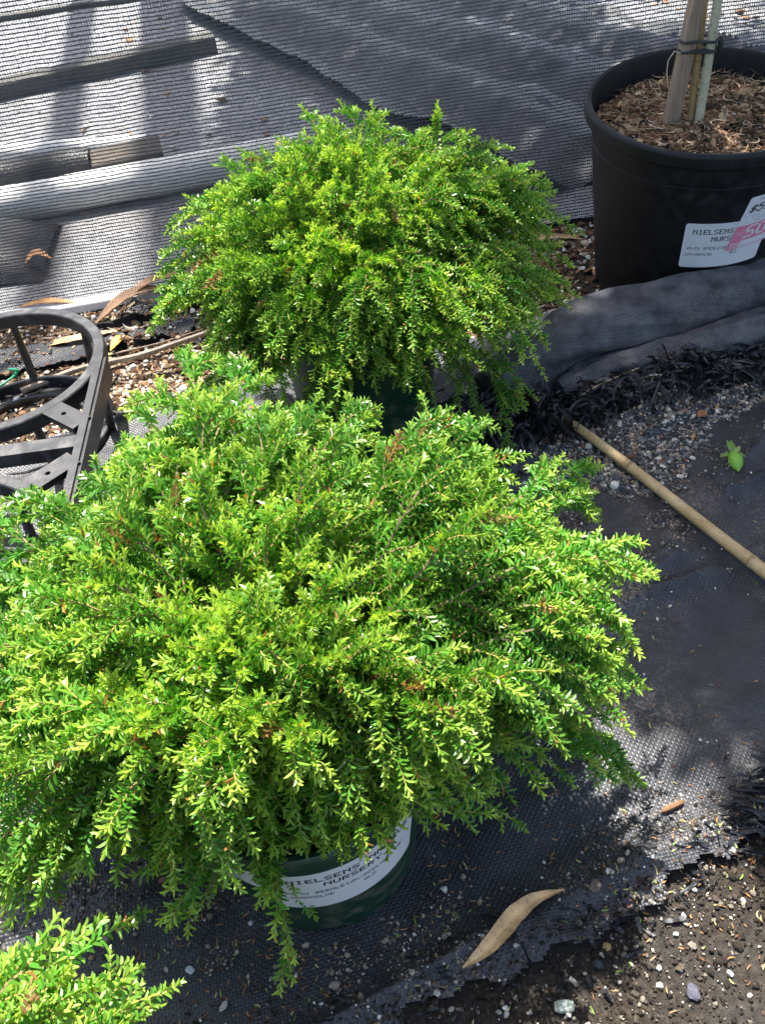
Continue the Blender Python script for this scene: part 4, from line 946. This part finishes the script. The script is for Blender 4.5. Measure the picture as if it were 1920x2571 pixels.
# chain on the screen
ch = empty('chain', (.49, 1.39, .50), 'short black plastic chain hanging against the screen at the top', 'chain')
for i in range(9):
    mb = MB(); a = np.arange(16) * 2 * PI / 16; z0 = .10 - i * .0215; c_ = np.array([-.006 * i + .002 * math.sin(i), -.004, z0])
    if i % 2: P = c_ + np.stack([.0065 * np.cos(a), 0 * a, .0135 * np.sin(a)], -1)
    else: P = c_ + np.stack([.002 * np.cos(a), .0065 * np.cos(a), .0135 * np.sin(a)], -1)
    mb.tube(P, .0024, 6, closed=True); mb.build('link', M_tie, ch)

M_dk0 = mat_weedmat('old_netting', (.010, .010, .010), (.05, .048, .042), .006, spec=.25)
# ------------------------------------------------------------------ things lying beyond the screen
def bar(name, A, B, r, mat, label, cat, sq=None):
    A = np.array(A, float); B = np.array(B, float); mb = MB()
    if sq: obox(mb, np.zeros(3), B - A, sq[0], sq[1], 0, .002)
    else: t = np.linspace(0, 1, 12)[:, None]; mb.tube(t * (B - A), r, 24)
    o = mb.build(name, mat); o.location = A; return tag(o, label, cat)
bar('white_pipe', (-1.30, 1.60, .045), (-.05, 1.765, .040), .034, M_pvc, 'thick white pipe nearest behind the screen at left', 'pipe')
bar('white_pipe', (-1.30, 2.08, .030), (-.385, 1.93, .030), .021, M_pvc, 'thinner white pipe lying behind the old timber', 'pipe')
bar('wood_block', (-.47, 1.765, .045), (-.335, 1.79, .045), .045, M_log, 'short brown rotten wood block between the two white pipes', 'wood block', sq=(.036, .045))
kk = np.linspace(0, 1, 40); mb = MB(); mb.tube(np.stack([-1.2 * (1 - kk) - .475 * kk + 1.2, .03 * kk + 0 * kk, 0 * kk], -1), .046 * (1 + .05 * np.sin(kk * 30) + .04 * rng.normal(size=40)), 20)
o = mb.build('mesh_roll', M_dk0); o.location = (-1.2, 1.755, .047); tag(o, 'dark rolled netting lying between the two white pipes', 'netting roll')
bar('batten', (-1.60, 2.21, .022), (-.275, 2.585, .026), .02, M_darkbar, 'long dark batten lying on the ground beyond the screen', 'batten', sq=(.020, .030))
bar('batten', (-2.2, 3.10, .01), (-.40, 3.20, .01), .02, M_darkbar, 'thin dark strip on the ground farthest beyond the screen', 'batten', sq=(.010, .016))
M_white = mat_plastic('white_batten', (.80, .79, .76), .5, .2, (.4, .35, .3), .2)
bar('white_batten', (-.60, 1.318, .010), (-.20, 1.342, .012), .01, M_white, 'thin white batten holding down the foot of the screen', 'batten', sq=(.008, .012))
# near-black lump in place of a tray's cast shadow, far left behind the screen
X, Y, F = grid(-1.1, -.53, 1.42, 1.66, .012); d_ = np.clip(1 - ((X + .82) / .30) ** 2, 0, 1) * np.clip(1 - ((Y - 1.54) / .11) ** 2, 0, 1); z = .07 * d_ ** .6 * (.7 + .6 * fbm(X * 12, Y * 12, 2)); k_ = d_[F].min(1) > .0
M_dk = mat_weedmat('tray_shadow_lump', (.006, .006, .008), (.016, .017, .020), .003, spec=.3)
o = new_mesh('tray_shadow_lump', np.stack([X, Y, z * 1.4 + .004], -1), F[k_], M_dk, smooth=True); tag(o, 'crumpled black cloth heaped behind the screen at far left', 'cloth')
# leaf litter beyond
x = rng.uniform(-1.1, 1.4, 2600); y = rng.uniform(1.45, 3.2, 2600)
dn = .04 + .9 * np.exp(-((x - .85) ** 2 + (y - 2.35) ** 2) / .16) + .75 * np.exp(-((x + .62) ** 2 / .02 + (y - 2.02) ** 2 / .012)) + .75 * np.exp(-((x + .40) ** 2 / .006 + (y - 2.02) ** 2 / .006)) + .6 * np.exp(-((x + .36) ** 2 / .004 + (y - 1.86) ** 2 / .003)) + .4 * np.exp(-((x - .45) ** 2 + (y - 2.4) ** 2) / .02)
k_ = rng.random(2600) < dn; x, y = x[k_], y[k_]; n = len(x)
o = chunks('far_litter', np.stack([x, y, 0 * x + .008], -1), rng.uniform(.008, .030, n), [(.8, 1.3), (.4, .9), (.15, .35)], pal(n, [((.36, .22, .12), 3), ((.5, .38, .24), 2), ((.14, .09, .05), 3), ((.7, .6, .5), 1)]), angular=True); tag(o, 'brown leaf litter lying on the mat beyond the screen', 'leaf litter', kind='stuff')
# dark pleated cloth beyond the screen, upper right
X, Y, F = grid(-.4, 1.25, 1.50, 3.6, .008); q_ = X * .90 + Y * .44 + .05 * (fbm(X * 4, Y * 4, 3) - .5)
pl_ = np.abs(np.sin(q_ * 15)) ** 1.6 * (.35 + fbm(X * 3, Y * 2, 2)) + .3 * fbm(X * 14, Y * 14, 2); z = .045 * pl_
e_ = fbm(X * 7 + 2, Y * 7, 3) - .5; k_ = ((q_ > .95 + .02 * e_) & (q_ < 1.72 + .05 * e_) & (Y > 1.50))[F].all(1)
o = new_mesh('pleated_cloth', np.stack([X, Y, z + .006], -1), F[k_], M_mat, smooth=True); tag(o, 'dark pleated cloth spread beyond the screen, above the black pot', 'cloth')

# ------------------------------------------------------------------ out of frame: posts that throw the shadow bands, and an added shade tree
for px, wd, lb in ((-.80, .075, 'tall timber post standing beyond the photo, left one'), (-.55, .13, 'tall thick timber post standing beyond the photo, right one')):
    mb = MB(); mb.box((0, 0, 3.2), (wd, wd, 6.4)); o = mb.build('timber_post', M_stake, smooth=False); o.location = (px, 3.95, 0); tag(o, lb, 'post')
# tree added out of view for shade: dense over the right half, dappled edges
tree = empty('added_shade_tree', (2.1, 3.6, 0), 'leafy tree added out of view to shade the right side', 'tree')
def shade(xp, yp):
    e = .165 + .09 * (1 - sst(.36, .50, yp)) + .05 * np.sin(yp * 9) + .07 * (fbm(xp * 3, yp * 7, 2) - .5)
    near = sst(e, e + .07, xp) * (yp < 1.42)
    near = np.maximum(near, (yp < .26) * .0)
    efar = -.30 + .05 * (yp - 1.5)
    far = sst(efar, efar + .06, xp) * (yp >= 1.42)
    hole = np.exp(-((xp - .90) ** 2 + (yp - 2.36) ** 2) / .06) * 1.6
    roll = .80 * np.exp(-((yp - .965) / .06) ** 2) * (xp > .18) * (xp < .8)
    s = np.maximum(near, far * .99); s = s * (1 - np.clip(hole, 0, 1)) * (1 - .80 * roll)
    return s
n = 80000; xp = rng.uniform(-.5, 2.2, n); yp = rng.uniform(-.6, 3.6, n); k_ = rng.random(n) < shade(xp, yp); xp, yp = xp[k_], yp[k_]; h = rng.uniform(1.9, 2.9, len(xp))
Pn = np.stack([xp + S[0] / S[2] * h, yp + S[1] / S[2] * h, h], -1); n = len(Pn)
leafcloud('crown', Pn - [2.1, 3.6, 0], rng.uniform(.05, .085, n), .5, pal(n, [((.05, .14, .03), 1)]), tree); print('crown', n)
mb = MB(); mb.tube([(0, 0, 0), (-.03, -.02, .8), (-.10, -.1, 1.6), (-.25, -.2, 2.3)], [.10, .085, .07, .05], 14); mb.build('trunk', M_trunk, tree)
mb = MB()
for i in range(12):
    e = Pn[rng.integers(0, n)] - np.array([2.1, 3.6, 0]); s_ = np.array([-.10, -.1, 1.6]) if i % 2 else np.array([-.25, -.2, 2.3]); mb.tube([s_, (s_ + e) / 2 + [0, 0, .2], e], [.04, .022, .006], 8)
mb.build('limbs', M_trunk, tree)
print('scene done')
